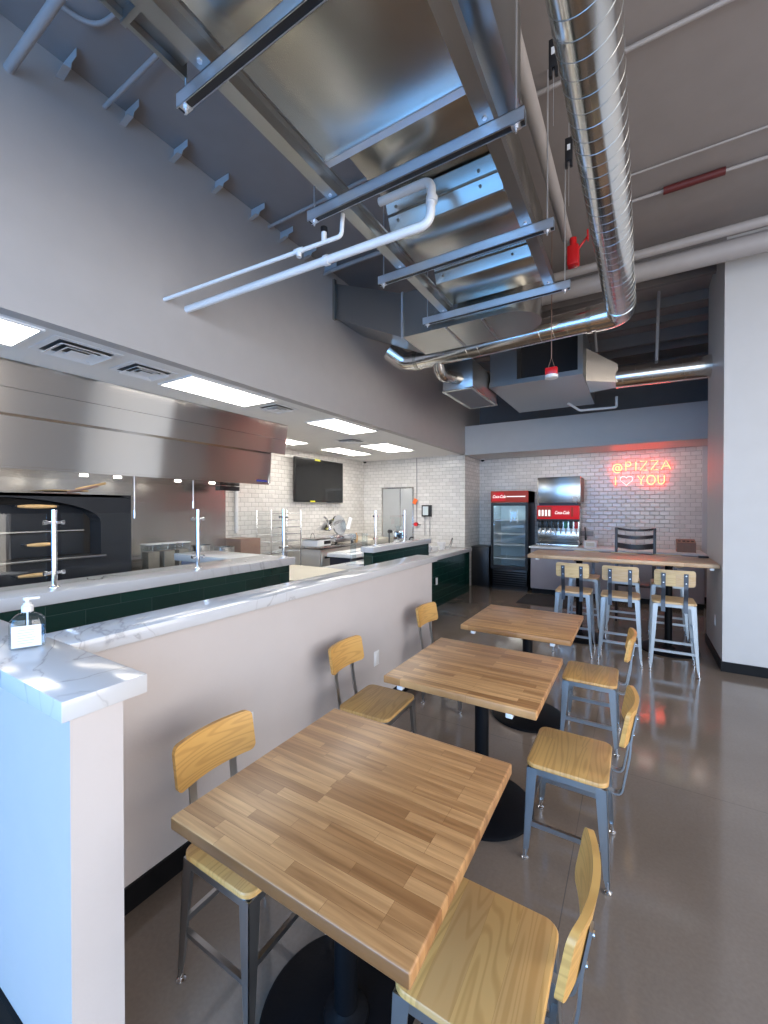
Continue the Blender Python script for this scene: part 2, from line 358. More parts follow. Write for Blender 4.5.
def text_mesh(name, s, size, mat, parent, loc, rot, depth=.003, shear=0, bold=0, align='CENTER', sx=1):
    cu = bpy.data.curves.new(name, 'FONT'); cu.body = s; cu.size = size; cu.extrude = depth; cu.shear = shear; cu.offset = bold
    cu.align_x = align; cu.align_y = 'CENTER'
    t = bpy.data.objects.new(name+'_tmp', cu); C.objects.link(t)
    me = bpy.data.meshes.new_from_object(t.evaluated_get(bpy.context.evaluated_depsgraph_get())); bpy.data.objects.remove(t)
    me.materials.clear(); me.materials.append(mat); o = bpy.data.objects.new(name, me); C.objects.link(o); o.parent = parent
    o.location = loc; o.rotation_euler = rot; o.scale = (sx, 1, 1)
    return o

# ================================================================== THE SETTING
HZ = 4.37      # deck ceiling
XS = -3.0      # soffit / bulkhead plane
KZ = 2.76      # kitchen ceiling
sbox('floor', (-6.2, 4.9, -2.9, 9.5, -.1, 0), M['floor'])
sbox('ceiling', (XS-.1, 4.9, -2.9, 9.5, HZ, HZ+.12), M['deck'])
sbox('trim_1', (-5.6, XS-.1, -2.6, 8.16, KZ, KZ+.1), M['kitchen_ceiling'], 'white lay-in ceiling over the kitchen')
sbox('wall_left', (XS-.1, XS, -2.6, 8.16, KZ, HZ), M['grey_wall'], 'grey bulkhead wall above the kitchen counters')
sbox('wall_kitchen', (-5.6, -5.5, -2.6, 8.26, 0, KZ+.1), M['tile_y'], 'white subway tiled wall at the far side of the kitchen')
bm = B(); bx(bm, -5.5, XS, 8.16, 8.26, 0, KZ); struct('wall_kitchen_back', bm, M['tile_x'], 'white subway tiled wall at the end of the kitchen')
sbox('wall_wing', (XS-.3, XS, 8.26, 9.1, 0, 2.74), M['tile_y'], 'short tiled return wall beside the drinks cooler')
sbox('wall_back', (-3.3, 1.0, 9.1, 9.2, 0, 2.74), M['tile_x'], 'white subway tiled wall carrying the neon sign')
sbox('wall_back_right', (1.0, 1.5, 9.08, 9.2, 0, 2.74), M['white_wall'], 'plain pale wall right of the tiles')
sbox('wall_back_upper', (-3.3, 1.5, 9.1, 9.2, 2.74, HZ), M['deck_trim'], 'dark upper wall behind the ducts')
sbox('wall_header', (-3.0, 1.5, 8.16, 9.1, 2.74, 3.33), M['white_wall'], 'pale dropped header over the drinks station')
sbox('wall_upper_return', (-3.1, -3.0, 8.16, 9.1, 2.74, HZ), M['grey_wall'])
sbox('wall_right', (.76, 4.9, 5.36, 6.45, 0, HZ), M['white_wall'], 'pale projecting wall at the right with black base')
sbox('wall_alcove', (1.5, 1.6, 6.45, 9.2, 0, HZ), M['white_wall'])
bm = B(); bx(bm, .748, .76, 5.348, 6.45, 0, .10); bx(bm, .76, 4.9, 5.348, 5.36, 0, .10); struct('baseboard_right', bm, M['base'])
sbox('baseboard_back', (.95, 1.5, 9.06, 9.08, 0, .10), M['base'])
# front (street) wall behind the camera with its windows, and the window wall on the right
bm = B()
bx(bm, -5.6, 4.9, -2.6, -2.5, 3.95, HZ); bx(bm, -5.6, 4.9, -2.6, -2.5, 0, .3); bx(bm, -5.6, -3.2, -2.6, -2.5, .3, 3.95)
for x in (-1.55, .1, 1.75, 3.4, 4.8): bx(bm, x-.05, x+.05, -2.6, -2.5, .3, 3.95)
bx(bm, -3.2, 4.9, -2.58, -2.52, 2.28, 2.36)
struct('wall_front', bm, M['grey_wall'])
bm = B()
bx(bm, 4.6, 4.7, -2.6, 5.36, 3.95, HZ); bx(bm, 4.6, 4.7, -2.6, 5.36, 0, .3)
for y in (-2.5, -1.1, .35, 1.8): bx(bm, 4.6, 4.7, y-.06, y+.06, .3, 3.95)
bx(bm, 4.6, 4.7, 3.15, 5.36, .3, 3.95)
bx(bm, 4.62, 4.68, -2.6, 5.36, 2.28, 2.36)
struct('wall_side', bm, M['grey_wall'])

# low partition wall: the near end post, the short return and the long run, all under quartz caps
WX = -1.77
sbox('wall_half', (WX-.13, WX, .62, 3.86, 0, 1.105), M['halfwall'], 'long off white half wall beside the dining tables')
sbox('wall_half_return', (-2.7, -1.245, .49, .62, 0, 1.105), M['halfwall'], 'short blue lit end of the half wall at the lower left')
bm = B(); bx(bm, WX, WX+.012, .62, 3.86, 0, .105); bx(bm, -2.7, -1.245, .478, .49, 0, .105); struct('baseboard_half', bm, M['base'])
bm = B(); bx(bm, -1.97, -1.738, .685, 3.93, 1.105, 1.16, bev=.003)
tag(obj('quartz_countertop', bm, M['marble']), 'long white veined quartz cap on the half wall', 'countertop')
bm = B(); bx(bm, -2.72, -1.235, .468, .684, 1.105, 1.16, bev=.003)
tag(obj('quartz_countertop', bm, M['marble']), 'short white veined quartz slab on the wall end, under the soap bottle', 'countertop')

def outlet(x, y, z, nx, ny, lab):
    t = thing('wall_outlet', lab, 'outlet', (x, y, z), 0, 'wall outlets')
    bm = B(); bm2 = B()
    if nx: bx(bm, 0, .006*nx, -.036, .036, -.058, .058, bev=.002); bx(bm2, .006*nx, .009*nx, -.017, .017, -.034, .034)
    else: bx(bm, -.036, .036, -.006, 0, -.058, .058, bev=.002); bx(bm2, -.017, .017, -.009, -.006, -.034, .034)
    obj('cover_plate', bm, M['white'], t); obj('socket', bm2, M['white'], t)
outlet(WX, 2.80, .45, 1, 0, 'white outlet on the half wall behind the second chair')
outlet(WX, 1.51, .49, 1, 0, 'white outlet on the half wall behind the nearest left chair')
outlet(-2.79, 6.27, .45, 1, 0, 'white outlet on the dark green counter front')
t = thing('wall_outlet', 'white outlet low on the projecting right wall', 'outlet', (.76, 5.8, .42), 0, 'wall outlets')
bm = B(); bx(bm, -.006, 0, -.036, .036, -.058, .058, bev=.002); obj('cover_plate', bm, M['white'], t)
bm = B(); bx(bm, -.009, -.006, -.017, .017, -.034, .034); obj('socket', bm, M['white'], t)

# ================================================================== CEILING WORK
GS = 'zinc support struts under the air unit'
STR = [(-1.705, -.417, 1.10, 'nearest zinc strut channel, cut by the top edge of the photo'), (-1.70, -.43, 1.93, 'second zinc strut channel from the front, above the bent white pipe'),
       (-1.71, -.437, 2.75, 'third zinc strut channel from the front'), (-1.72, -.445, 3.56, 'farthest zinc strut channel, in front of the rounded plenum')]
for x0, x1, y, lab in STR:
    t = thing('support_strut', lab, 'support strut', ((x0+x1)/2, y, 3.38), 0, GS)
    h = (x1-x0)/2; bm = B()
    bx(bm, -h, h, -.0205, .0205, .059, .062); bx(bm, -h, h, -.0205, -.0185, 0, .062); bx(bm, -h, h, .0185, .0205, 0, .062)
    bx(bm, -h, h, -.0205, -.0155, 0, .002); bx(bm, -h, h, .0155, .0205, 0, .002)
    obj('channel', bm, M['strut'], t, smooth=False)
    bm = B(); bx(bm, -h+.003, h-.003, -.0184, .0184, .003, .0585); obj('slot_shade', bm, M['black'], t, smooth=False)  # black filler stands in for the shade inside the open channel
    for sg in (-1, 1):
        bm = B(); cyl(bm, (sg*(h-.04), 0, -.03), (sg*(h-.04), 0, HZ-3.38), .005, n=8); obj('threaded_rod', bm, M['strut'], t)
        bm = B(); cyl(bm, (sg*(h-.04), 0, -.014), (sg*(h-.04), 0, -.003), .012, n=6); bx(bm, sg*(h-.04)-.02, sg*(h-.04)+.02, -.02, .02, -.004, 0); obj('nut', bm, M['strut'], t)

# the big air unit lying on the struts
t = thing('air_handler', 'large galvanised rectangular air unit hung on struts above the tables', 'air duct')
def section(y0, y1, z, slope=None):
    bm = B(); bx(bm, -1.44, -.66, y0, y1, z, 4.08, bev=.004)
    o = obj('duct_section', bm, M['galv'], t)
    if slope:      # leaning front plate with its seam, facing the street
        y, zl, zh = slope; bm = B(); k = .45
        hexa(bm, [(-1.43, y, zl), (-.67, y, zl), (-.67, y+.02, zl), (-1.43, y+.02, zl)], [(-1.43, y-(zh-zl)*k, zh), (-.67, y-(zh-zl)*k, zh), (-.67, y-(zh-zl)*k+.02, zh), (-1.43, y-(zh-zl)*k+.02, zh)])
        zm = (zl+zh)/2; ym = y-(zm-zl)*k
        bx(bm, -1.43, -.67, ym-.010, ym, zm-.006, zm+.006)
        p = obj('front_plate', bm, M['galv'], t, smooth=False)
        for x in (-1.36, -.80):
            for dz in (-.035, .035):
                bm = B(); cyl(bm, (x, ym-(dz*k)-.008, zm+dz), (x, ym-(dz*k)+.004, zm+dz), .009, n=10); obj('plate_bolt', bm, M['galv_dull'], p)
    return o
section(-.6, 1.80, 3.52)
section(1.80, 2.47, 3.70)
section(2.47, 2.90, 3.52, (2.45, 3.52, 3.69))
section(2.90, 3.22, 3.68)
section(3.22, 3.60, 3.52, (3.20, 3.52, 3.67))
# side duct right of the rail, with its flange
bm = B(); bx(bm, -.60, -.49, -.4, 2.1, 3.62, 4.08, bev=.004); bx(bm, -.61, -.48, 1.35, 1.39, 3.60, 4.09); obj('side_duct', bm, M['galv_dull'], t)
for x, nm in ((-1.50, 1), (-.60, -1)):
    bm = B()
    bx(bm, x-.035, x+.035, -.6, 3.60, 3.442, 3.448); bx(bm, x-.035, x-.030, -.6, 3.60, 3.448, 3.51); bx(bm, x+.030, x+.035, -.6, 3.60, 3.448, 3.51)
    bx(bm, x-.03 if nm < 0 else x, x if nm < 0 else x+.06, -.6, 3.60, 3.505, 3.52)
    r = obj('side_rail', bm, M['galv_dull'], t, smooth=False)
    for y in (1.10, 1.93, 2.75, 3.56):
        bm = B(); cyl(bm, (x, y-.05, 3.436), (x, y-.05, 3.443), .011, n=6); obj('bolt', bm, M['strut'], r)
bm = B(); bx(bm, -1.46, -.64, 1.76, 1.80, 3.512, 3.56); obj('cross_flange', bm, M['strut'], t)
# fan housing on the top left side, near
bm = B(); bx(bm, -1.66, -1.46, .6, 1.08, 3.53, 3.95, bev=.003); bx(bm, -1.68, -1.66, .58, 1.10, 3.50, 3.99); bx(bm, -1.68, -1.46, .84, .86, 3.49, 3.53); obj('end_housing', bm, M['galv_dull'], t)

t = thing('supply_plenum', 'galvanised plenum box angling from the air unit to the left wall', 'air duct')
bm = B(); hexa(bm, [(-3.0, 3.84, 3.86), (-3.0, 4.45, 3.86), (-3.0, 4.45, 4.26), (-3.0, 3.84, 4.26)], [(-2.0, 3.66, 3.36), (-2.0, 4.20, 3.36), (-2.0, 4.20, 3.80), (-2.0, 3.66, 3.80)])
obj('transition', bm, M['galv_dull'], t, smooth=False)
foot = [(-2.0, 3.66), (-1.0, 3.66)] + [(-1.0+.27*math.sin(PI*k/16), 3.93-.27*math.cos(PI*k/16)) for k in range(1, 16)] + [(-1.0, 4.20), (-2.0, 4.20)]
bm = B(); prism(bm, foot, lambda a, b_: (a, b_, 3.36), lambda a, b_: (a, b_, 3.80)); obj('rounded_section', bm, M['galv'], t)
for x in (-1.55, -1.2):
    bm = B(); hexa(bm, [(x, 3.67, 3.352), (x+.02, 3.67, 3.352), (x+.02, 4.19, 3.352), (x, 4.19, 3.352)], [(x, 3.67, 3.36), (x+.02, 3.67, 3.36), (x+.02, 4.19, 3.36), (x, 4.19, 3.36)])
    obj('seam', bm, M['galv_dull'], t, smooth=False)
bm = B(); bx(bm, -2.012, -1.99, 3.645, 3.66, 3.35, 3.81); obj('joint_flange', bm, M['strut'], t)
bm = B(); bx(bm, -3.0, -2.97, 3.80, 3.84, 3.83, 4.29); obj('wall_flange', bm, M['galv'], t)

def spiral(bm, seam, p0, p1, r, pitch=.085, n=40):
    cyl(bm, p0, p1, r, n=n)
    p0, p1 = Vector(p0), Vector(p1); d = (p1-p0); ln = d.length; d.normalize(); u = d.orthogonal().normalized(); v = d.cross(u)
    k = int(ln/pitch*28); pts = []
    for i in range(k+1):
        a = 2*PI*i/28; pts.append(p0 + d*ln*i/k + (u*math.cos(a)+v*math.sin(a))*(r+.0005))
    tube(seam, pts, .0016, 5)
t = thing('spiral_duct', 'long round spiral galvanised duct overhead, bending left at the far end', 'round duct')
bm, se = B(), B(); spiral(bm, se, (-.21, -.6, 3.55), (-.125, 4.36, 3.52), .122)
obj('duct_run', bm, M['spiral'], t); obj('spiral_seam', se, M['galv_dull'], t)
bm = B(); tube(bm, fillet([(-.126, 4.34, 3.52), (-.122, 4.56, 3.515), (-.34, 4.56, 3.51)], .2, 8), .127, 32); obj('elbow', bm, M['spiral'], t)
bm, se = B(), B(); spiral(bm, se, (-.33, 4.56, 3.51), (-2.34, 4.56, 3.46), .118, .13)
obj('duct_run', bm, M['spiral'], t); obj('spiral_seam', se, M['spiral'], t)
bm = B(); tube(bm, fillet([(-2.33, 4.56, 3.46), (-2.46, 4.55, 3.47), (-2.62, 4.44, 3.60)], .12, 6), .112, 28); obj('wall_elbow', bm, M['spiral'], t)
bm = B(); cyl(bm, (-2.30, 4.56, 3.46), (-2.26, 4.56, 3.46), .124, n=32); obj('joint_band', bm, M['galv'], t)
bm = B(); cyl(bm, (-.42, 4.56, 3.505), (-.38, 4.56, 3.506), .124, n=32); obj('joint_band', bm, M['galv'], t)
bm = B(); tube(bm, fillet([(-2.02, 4.56, 3.42), (-2.02, 4.66, 3.26), (-1.93, 5.02, 3.30)], .08, 5), .075, 20)
obj('branch', bm, M['spiral'], t)
t = thing('return_grille_box', 'galvanised box with a framed mesh grille in its underside, left wall', 'air duct')
bm = B(); bx(bm, -2.14, -1.74, 5.0, 6.05, 3.17, 3.52, bev=.004); obj('housing', bm, M['galv_dull'], t)
bm = B()
for d in ((-2.15, -2.11, 4.99, 6.06), (-1.77, -1.73, 4.99, 6.06), (-2.11, -1.77, 4.99, 5.03), (-2.11, -1.77, 6.02, 6.06)): bx(bm, *d, 3.15, 3.17)
obj('frame', bm, M['galv'], t)
bm = B()
for i in range(32): bx(bm, -2.11, -1.77, 5.04+i*.031, 5.05+i*.031, 3.155, 3.165)
obj('mesh', bm, M['deck_trim'], t)

t = thing('rooftop_plenum', 'light grey rectangular duct box with a black opening, near the back wall', 'air duct')
bm = B()
hexa(bm, [(-1.72, 5.62, 3.30), (-.56, 5.62, 3.30), (-.56, 7.35, 3.30), (-1.72, 7.35, 3.30)], [(-1.72, 5.62, 3.36), (-.56, 5.62, 3.36), (-.56, 7.35, 3.36), (-1.72, 7.35, 3.36)])
obj('bottom_panel', bm, M['galv_dull'], t, smooth=False)
bm = B(); bx(bm, -1.72, -1.36, 5.66, 7.3, 3.36, 3.95); bx(bm, -.62, -.56, 5.66, 7.3, 3.36, 3.95); bx(bm, -1.36, -.62, 5.66, 7.3, 3.90, 3.95); bx(bm, -1.36, -.62, 7.2, 7.3, 3.36, 3.9); obj('housing', bm, M['galv_dull'], t)
bm = B(); bx(bm, -1.36, -.62, 5.9, 7.2, 3.361, 3.90); obj('opening', bm, M['black'], t)
t2 = thing('branch_duct', 'short round spiral duct entering the right wall', 'round duct')
bm = B()
q0 = [(-.555, 5.95, 3.30), (-.555, 6.6, 3.30), (-.555, 6.6, 3.72), (-.555, 5.95, 3.72)]; q1 = [(-.2, 6.12, 3.27), (-.2, 6.38, 3.27), (-.2, 6.38, 3.50), (-.2, 6.12, 3.50)]
hexa(bm, q0, q1); obj('reducer', bm, M['spiral'], t2, smooth=False)
bm, se = B(), B(); spiral(bm, se, (-.22, 6.24, 3.36), (.76, 6.24, 3.34), .135, .16); obj('duct_run', bm, M['spiral'], t2); obj('spiral_seam', se, M['spiral'], t2)

# pipes
def pipe(name, pts, r, mat, lab, cat='pipe', f=.06, group=None, n=14):
    bm = B(); tube(bm, fillet(pts, f), r, n); o = obj(name, bm, mat); return tag(o, lab, cat, group)
t = thing('drain_pipe', 'thick white pipe from the left wall with a bend up under the air unit', 'pipe')
bm = B(); tube(bm, fillet([(-3.0, 1.98, 3.20), (-1.03, 2.22, 3.31), (-1.02, 2.22, 3.56), (-1.40, 2.26, 3.60)], .07, 8), .026, 16); obj('tube', bm, M['pipe_white'], t)
bm = B(); cyl(bm, (-1.022, 2.22, 3.43), (-1.02, 2.22, 3.46), .034, n=20); obj('coupling', bm, M['pipe_white'], t)
bm = B(); cyl(bm, (-1.75, 2.134, 3.27), (-1.72, 2.138, 3.272), .033, n=20); obj('coupling', bm, M['pipe_white'], t)
t = thing('condensate_pipe', 'thin white pipe from the left wall, turning up with a small tee', 'pipe')
bm = B(); tube(bm, fillet([(-3.0, 1.80, 3.20), (-1.54, 2.04, 3.31), (-1.53, 2.04, 3.44)], .03, 6), .013, 12); obj('tube', bm, M['pipe_white'], t)
bm = B(); cyl(bm, (-1.66, 2.02, 3.30), (-1.66, 2.02, 3.36), .017, n=14); cyl(bm, (-1.84, 1.99, 3.25), (-1.84, 1.99, 3.30), .016, n=14); cyl(bm, (-1.87, 1.985, 3.286), (-1.81, 1.995, 3.291), .018, n=14); obj('tee', bm, M['pipe_white'], t)
bm = B(); cyl(bm, (-1.66, 2.02, 3.36), (-1.66, 2.02, 3.39), .022, n=14); obj('cap', bm, M['black'], t)
pipe('overhead_main', [(-2.9, 5.0, 4.06), (4.4, 5.0, 4.06)], .092, M['pipe_grey'], 'thick grey painted pipe crossing to the right below the deck, the lower of two', n=24)
pipe('overhead_main', [(-2.9, 4.82, 4.15), (4.4, 4.82, 4.15)], .042, M['pipe_grey'], 'thinner grey painted pipe just above the thick one', n=20)
pipe('sprinkler_main', [(-.59, -.6, 4.16), (-.555, 4.2, 4.16)], .045, M['pipe_grey'], 'grey painted sprinkler pipe running away beside the spiral duct')
t = thing('sprinkler_valve', 'red valve with a small red hand wheel at the end of the sprinkler pipe', 'valve')
bm = B(); bx(bm, -.55, -.45, 4.14, 4.24, 3.88, 4.06, bev=.015); cyl(bm, (-.50, 4.18, 4.05), (-.50, 4.18, 4.13), .03); obj('valve_body', bm, M['red'], t)
bm = B(); cyl(bm, (-.38, 4.15, 4.10), (-.37, 4.15, 4.10), .05, n=16); cyl(bm, (-.47, 4.17, 4.0), (-.37, 4.15, 4.10), .01); obj('hand_wheel', bm, M['red'], t)
GC = 'conduits crossing the deck'
for i, (x0, x1, y, z, r, lab) in enumerate([(-3.0, -1.5, .91, 4.10, .024, 'nearest wide grey conduit meeting the left wall, upper left corner'), (-3.0, .0, 1.40, 4.29, .014, 'thin conduit reaching the left wall between the nearest clips'),
        (-3.0, 4.6, 2.83, 4.33, .014, 'thin conduit reaching the left wall beside the middle clips'), (-3.0, -1.5, 3.67, 4.30, .022, 'conduit meeting the left wall above the angled plenum'),
        (-.3, 4.6, 3.92, 4.34, .008, 'hair-thin conduit on the deck above the right wall')]):
    pipe('ceiling_conduit', [(x0, y, z), (x1, y, z)], r, M['pipe_grey'], lab, 'conduit', group=GC)
t = thing('ceiling_conduit', 'conduit on the deck with one dark red section, right of the spiral duct', 'conduit', group=GC)
bm = B(); cyl(bm, (-.3, 4.24, 4.33), (4.6, 4.24, 4.33), .013); obj('tube', bm, M['pipe_grey'], t)
bm = B(); cyl(bm, (.19, 4.24, 4.33), (.60, 4.24, 4.33), .03); obj('red_sleeve', bm, plain('dull_red_paint', (.10, .012, .012), .5), t)
pipe('flexible_conduit', [(-2.66, .95, 4.345), (-2.62, 1.17, 4.345), (-2.40, 1.20, 4.345), (-.9, 1.27, 4.345)], .012, M['pipe_grey'], 'dark flexible conduit curving on the deck, upper left', 'conduit', f=.12)
# joists and bars at the far end of the deck
GJ = 'dark bars across the deck near the back wall'
for i, (y, z, h) in enumerate([(5.3, 4.28, .03), (5.9, 4.30, .03), (6.5, 4.27, .05), (7.1, 4.30, .03), (7.6, 4.22, .07), (8.2, 4.26, .05)]):
    o = box('deck_joist', (-3.0, .76 if y < 6.45 else 1.5, y-.03, y+.03, z-h/2, HZ), M['deck_trim'])
    tag(o, ['first', 'second', 'third', 'fourth', 'fifth', 'sixth'][i] + ' dark bar across the deck, counting from the thick pipes back', 'ceiling joist', GJ)
pipe('hanger_pole', [(.22, 6.24, 3.5), (.24, 6.24, 4.36)], .018, M['pipe_grey'], 'slim grey hanger pole above the short round duct', 'hanger pole')
pipe('hanger_pole', [(-.50, 6.9, 3.97), (-.52, 6.7, 4.36)], .02, M['pipe_grey'], 'slim grey pole leaning beside the black opening', 'hanger pole')
pipe('bent_conduit', [(-.9, 7.0, 3.28), (-.75, 7.15, 3.18), (-.25, 7.2, 3.18), (-.25, 7.2, 3.34)], .018, M['white'], 'short white bent pipe under the duct box', f=.03)
# deflection clips at the head of the left wall
GB = 'small clips at the head of the left wall'
t0 = None
BR = [.70, 1.17, 1.53, 1.88, 2.24, 2.62, 2.98, 3.32, 3.66]
wd = ['nearest', 'second', 'third', 'fourth', 'fifth', 'sixth', 'seventh', 'eighth', 'farthest']
for i, y in enumerate(BR):
    lab = wd[i] + ' painted metal clip along the top of the left wall'
    if i == 0:
        t0 = thing('wall_clip', lab, 'clip', (XS, y, HZ), 0, GB)
        bm = B(); prism(bm, [(0, -.105), (0, -.005), (.17, -.005), (.17, -.055), (.11, -.06), (.10, -.085)], lambda a, b_: (a, -.0015, b_), lambda a, b_: (a, .0015, b_)); obj('web', bm, M['clip'], t0, smooth=False)
        bm = B(); hexa(bm, [(0, -.04, -.115), (.10, -.04, -.095), (.10, .0015, -.085), (0, .0015, -.105)], [(0, -.04, -.118), (.10, -.04, -.098), (.10, .0015, -.088), (0, .0015, -.108)]); obj('flange', bm, M['clip'], t0, smooth=False)
    else: dup(t0, (XS, y, HZ), 0, lab, GB)
# hanging black clamps and the red pull beacon
GK = 'black cable clamps beside the spiral duct'
t0 = thing('cable_clamp', 'black hanging clamp nearer the top edge, left of the spiral duct', 'clamp', (-.355, 2.20, 3.84), 0, GK)
bm = B(); bx(bm, -.022, .022, -.012, .012, -.02, .12, bev=.004); bx(bm, -.022, -.006, -.012, .012, -.06, -.018, bev=.003); bx(bm, .006, .022, -.012, .012, -.06, -.018, bev=.003); obj('clamp_body', bm, M['black'], t0)
bm = B(); cyl(bm, (0, 0, .12), (0, 0, HZ-3.84), .002, n=6); cyl(bm, (0, 0, -2.9+2.6), (0, 0, -.02), .0015, n=6); obj('wire', bm, M['strut'], t0)
bm = B(); bx(bm, -.009, .009, -.014, -.012, .04, .075); obj('sticker', bm, M['white'], t0)
dup(t0, (-.365, 2.83, 3.84), 0, 'black hanging clamp farther from the camera, left of the spiral duct', GK)
t = thing('pull_station', 'small red box on a white base hanging on a long cord from the deck', 'beacon', (-.70, 4.28, 2.94))
bm = B(); cyl(bm, (0, 0, .16), (0, 0, HZ-2.94), .004, n=8); obj('cord', bm, M['brown'], t)
bm = B(); tube(bm, [(-.035, 0, .05), (0, 0, .17), (.035, 0, .05)], .003, 6); obj('sling', bm, M['brown'], t)
bm = B(); bx(bm, -.055, .055, -.03, .03, 0, .07, bev=.008); obj('red_box', bm, M['red'], t)
bm = B(); lathe(bm, [(.05, -.035), (.062, -.03), (.062, -.004), (.05, 0)], n=24); obj('white_base', bm, M['white'], t)

# kitchen ceiling lights, diffusers
GL = 'lit ceiling panels over the kitchen'
for i, (x0, x1, y0, y1, lab) in enumerate([(-3.62, -3.16, .35, 1.10, 'nearest lit ceiling panel, cut by the left edge'), (-3.62, -3.17, 2.14, 3.06, 'large lit ceiling panel between two air diffusers, above the hood'),
        (-3.62, -3.17, 4.06, 5.02, 'third lit ceiling panel from the left'), (-4.15, -3.62, 6.05, 7.05, 'farthest lit ceiling panel on the right'), (-5.05, -4.62, 6.05, 7.1, 'lit ceiling panel nearest the television'),
        (-5.1, -4.75, 4.85, 5.35, 'sliver of lit ceiling panel just past the hood')]):
    t = thing('ceiling_light', lab, 'ceiling light', ((x0+x1)/2, (y0+y1)/2, KZ), 0, GL)
    a, b_ = (x1-x0)/2, (y1-y0)/2; bm = B(); bx(bm, -a, a, -b_, b_, -.008, -.003); obj('diffuser', bm, M['troffer'], t)
    bm = B()
    for d in ((-a-.02, -a, -b_-.02, b_+.02), (a, a+.02, -b_-.02, b_+.02), (-a, a, -b_-.02, -b_), (-a, a, b_, b_+.02)): bx(bm, *d, -.012, 0)
    obj('frame', bm, M['white'], t)
GD = 'square air diffusers in the kitchen ceiling'
for i, (x, y, s, lab) in enumerate([(-3.38, 1.39, .21, 'nearest square air diffuser beside the first light panel'), (-3.40, 1.87, .18, 'second square air diffuser, between the light panels'), (-3.40, 3.32, .17, 'third air diffuser, past the large light panel'), (-4.0, 5.55, .2, 'faint air diffuser between the farther light panels')]):
    t = thing('air_diffuser', lab, 'air vent', (x, y, KZ), 0, GD)
    def ring(nm, a0, z0, a1, z1, th=.003):
        bm = B()
        for (q0, q1) in (((-1, -1), (1, -1)), ((1, -1), (1, 1)), ((1, 1), (-1, 1)), ((-1, 1), (-1, -1))):
            hexa(bm, [(q0[0]*a0, q0[1]*a0, z0), (q1[0]*a0, q1[1]*a0, z0), (q1[0]*a0, q1[1]*a0, z0+th), (q0[0]*a0, q0[1]*a0, z0+th)],
                 [(q0[0]*a1, q0[1]*a1, z1), (q1[0]*a1, q1[1]*a1, z1), (q1[0]*a1, q1[1]*a1, z1+th), (q0[0]*a1, q0[1]*a1, z1+th)])
        obj(nm, bm, M['white'], t, smooth=False)
    ring('outer_frame', s, -.006, s*.80, -.006); ring('middle_ring', s*.74, -.028, s*.56, -.008); ring('inner_ring', s*.50, -.028, s*.34, -.008)
    bm = B(); bx(bm, -s*.28, s*.28, -s*.28, s*.28, -.028, -.024); obj('centre_plate', bm, M['white'], t)
    bm = B(); bx(bm, -s*.95, s*.95, -s*.95, s*.95, -.002, 0); obj('throat', bm, M['black'], t)

# ================================================================== KITCHEN
t = thing('exhaust_hood', 'long stainless exhaust hood over the black oven', 'exhaust hood')
bm = B(); hexa(bm, [(-5.3, -2.4, 2.37), (-4.04, -2.4, 2.37), (-3.985, -2.4, 2.757), (-5.3, -2.4, 2.757)], [(-5.3, 4.09, 2.37), (-4.04, 4.09, 2.37), (-3.985, 4.09, 2.757), (-5.3, 4.09, 2.757)]); obj('upper_skirt', bm, M['hoodsteel'], t)
bm = B(); bx(bm, -4.02, -4.0115, -2.4, 4.09, 2.555, 2.558); obj('seam', bm, M['black'], t)
bm = B()
hexa(bm, [(-4.22, -2.3, 1.985), (-4.20, -2.3, 1.985), (-4.17, -2.3, 2.37), (-4.19, -2.3, 2.37)], [(-4.22, 3.97, 1.985), (-4.20, 3.97, 1.985), (-4.17, 3.97, 2.37), (-4.19, 3.97, 2.37)])
bx(bm, -5.3, -4.19, 3.95, 3.97, 1.985, 2.37); bx(bm, -5.4, -4.22, -2.3, 3.97, 1.965, 1.99)
obj('canopy', bm, M['hoodsteel'], t)
bm = B(); hexa(bm, [(-5.3, -2.3, 2.0), (-4.27, -2.3, 2.0), (-4.27, -2.3, 2.03), (-5.3, -2.3, 2.03)], [(-5.3, 3.9, 2.0), (-4.27, 3.9, 2.0), (-4.27, 3.9, 2.03), (-5.3, 3.9, 2.03)]); obj('filter_bank', bm, M['steel'], t)
for y in (.95, 1.25, 1.9, 2.2, 2.85, 3.3):
    bm = B(); cyl(bm, (-4.5, y, 1.955), (-4.5, y, 1.966), .035, n=16); obj('hood_lamp', bm, M['hoodlamp'], t)
bm = B(); bx(bm, -4.199, -4.195, 3.74, 3.92, 1.998, 2.022); obj('blue_label', bm, M['blue'], t, label='small blue label on the hood corner')
bm = B(); bx(bm, -5.0, -4.9, 3.72, 4.05, 1.90, 1.96); obj('control_strip', bm, M['black'], t)
GP = 'white cords hanging from the hood'
for y, z0, lab in ((2.27, 1.62, 'nearer white cord hanging from the hood'), (2.92, 1.72, 'farther white cord hanging from the hood')):
    t = thing('hanging_cord', lab, 'cord', (-4.32, y, 0), 0, GP)
    bm = B(); cyl(bm, (0, 0, z0), (0, 0, 1.965), .006, n=8); obj('cord', bm, M['white'], t)
    bm = B(); cyl(bm, (0, 0, z0-.07), (0, 0, z0+.01), .011, n=12); obj('plug', bm, M['chrome'], t)
sbox('wall_steel_panel', (-5.5, -5.3, -2.4, 4.12, 0, 2.3), M['steel'], 'stainless wall lining behind the oven')

t = thing('pizza_oven', 'large black oven with an arched front and wooden handles', 'oven')
bm = B()
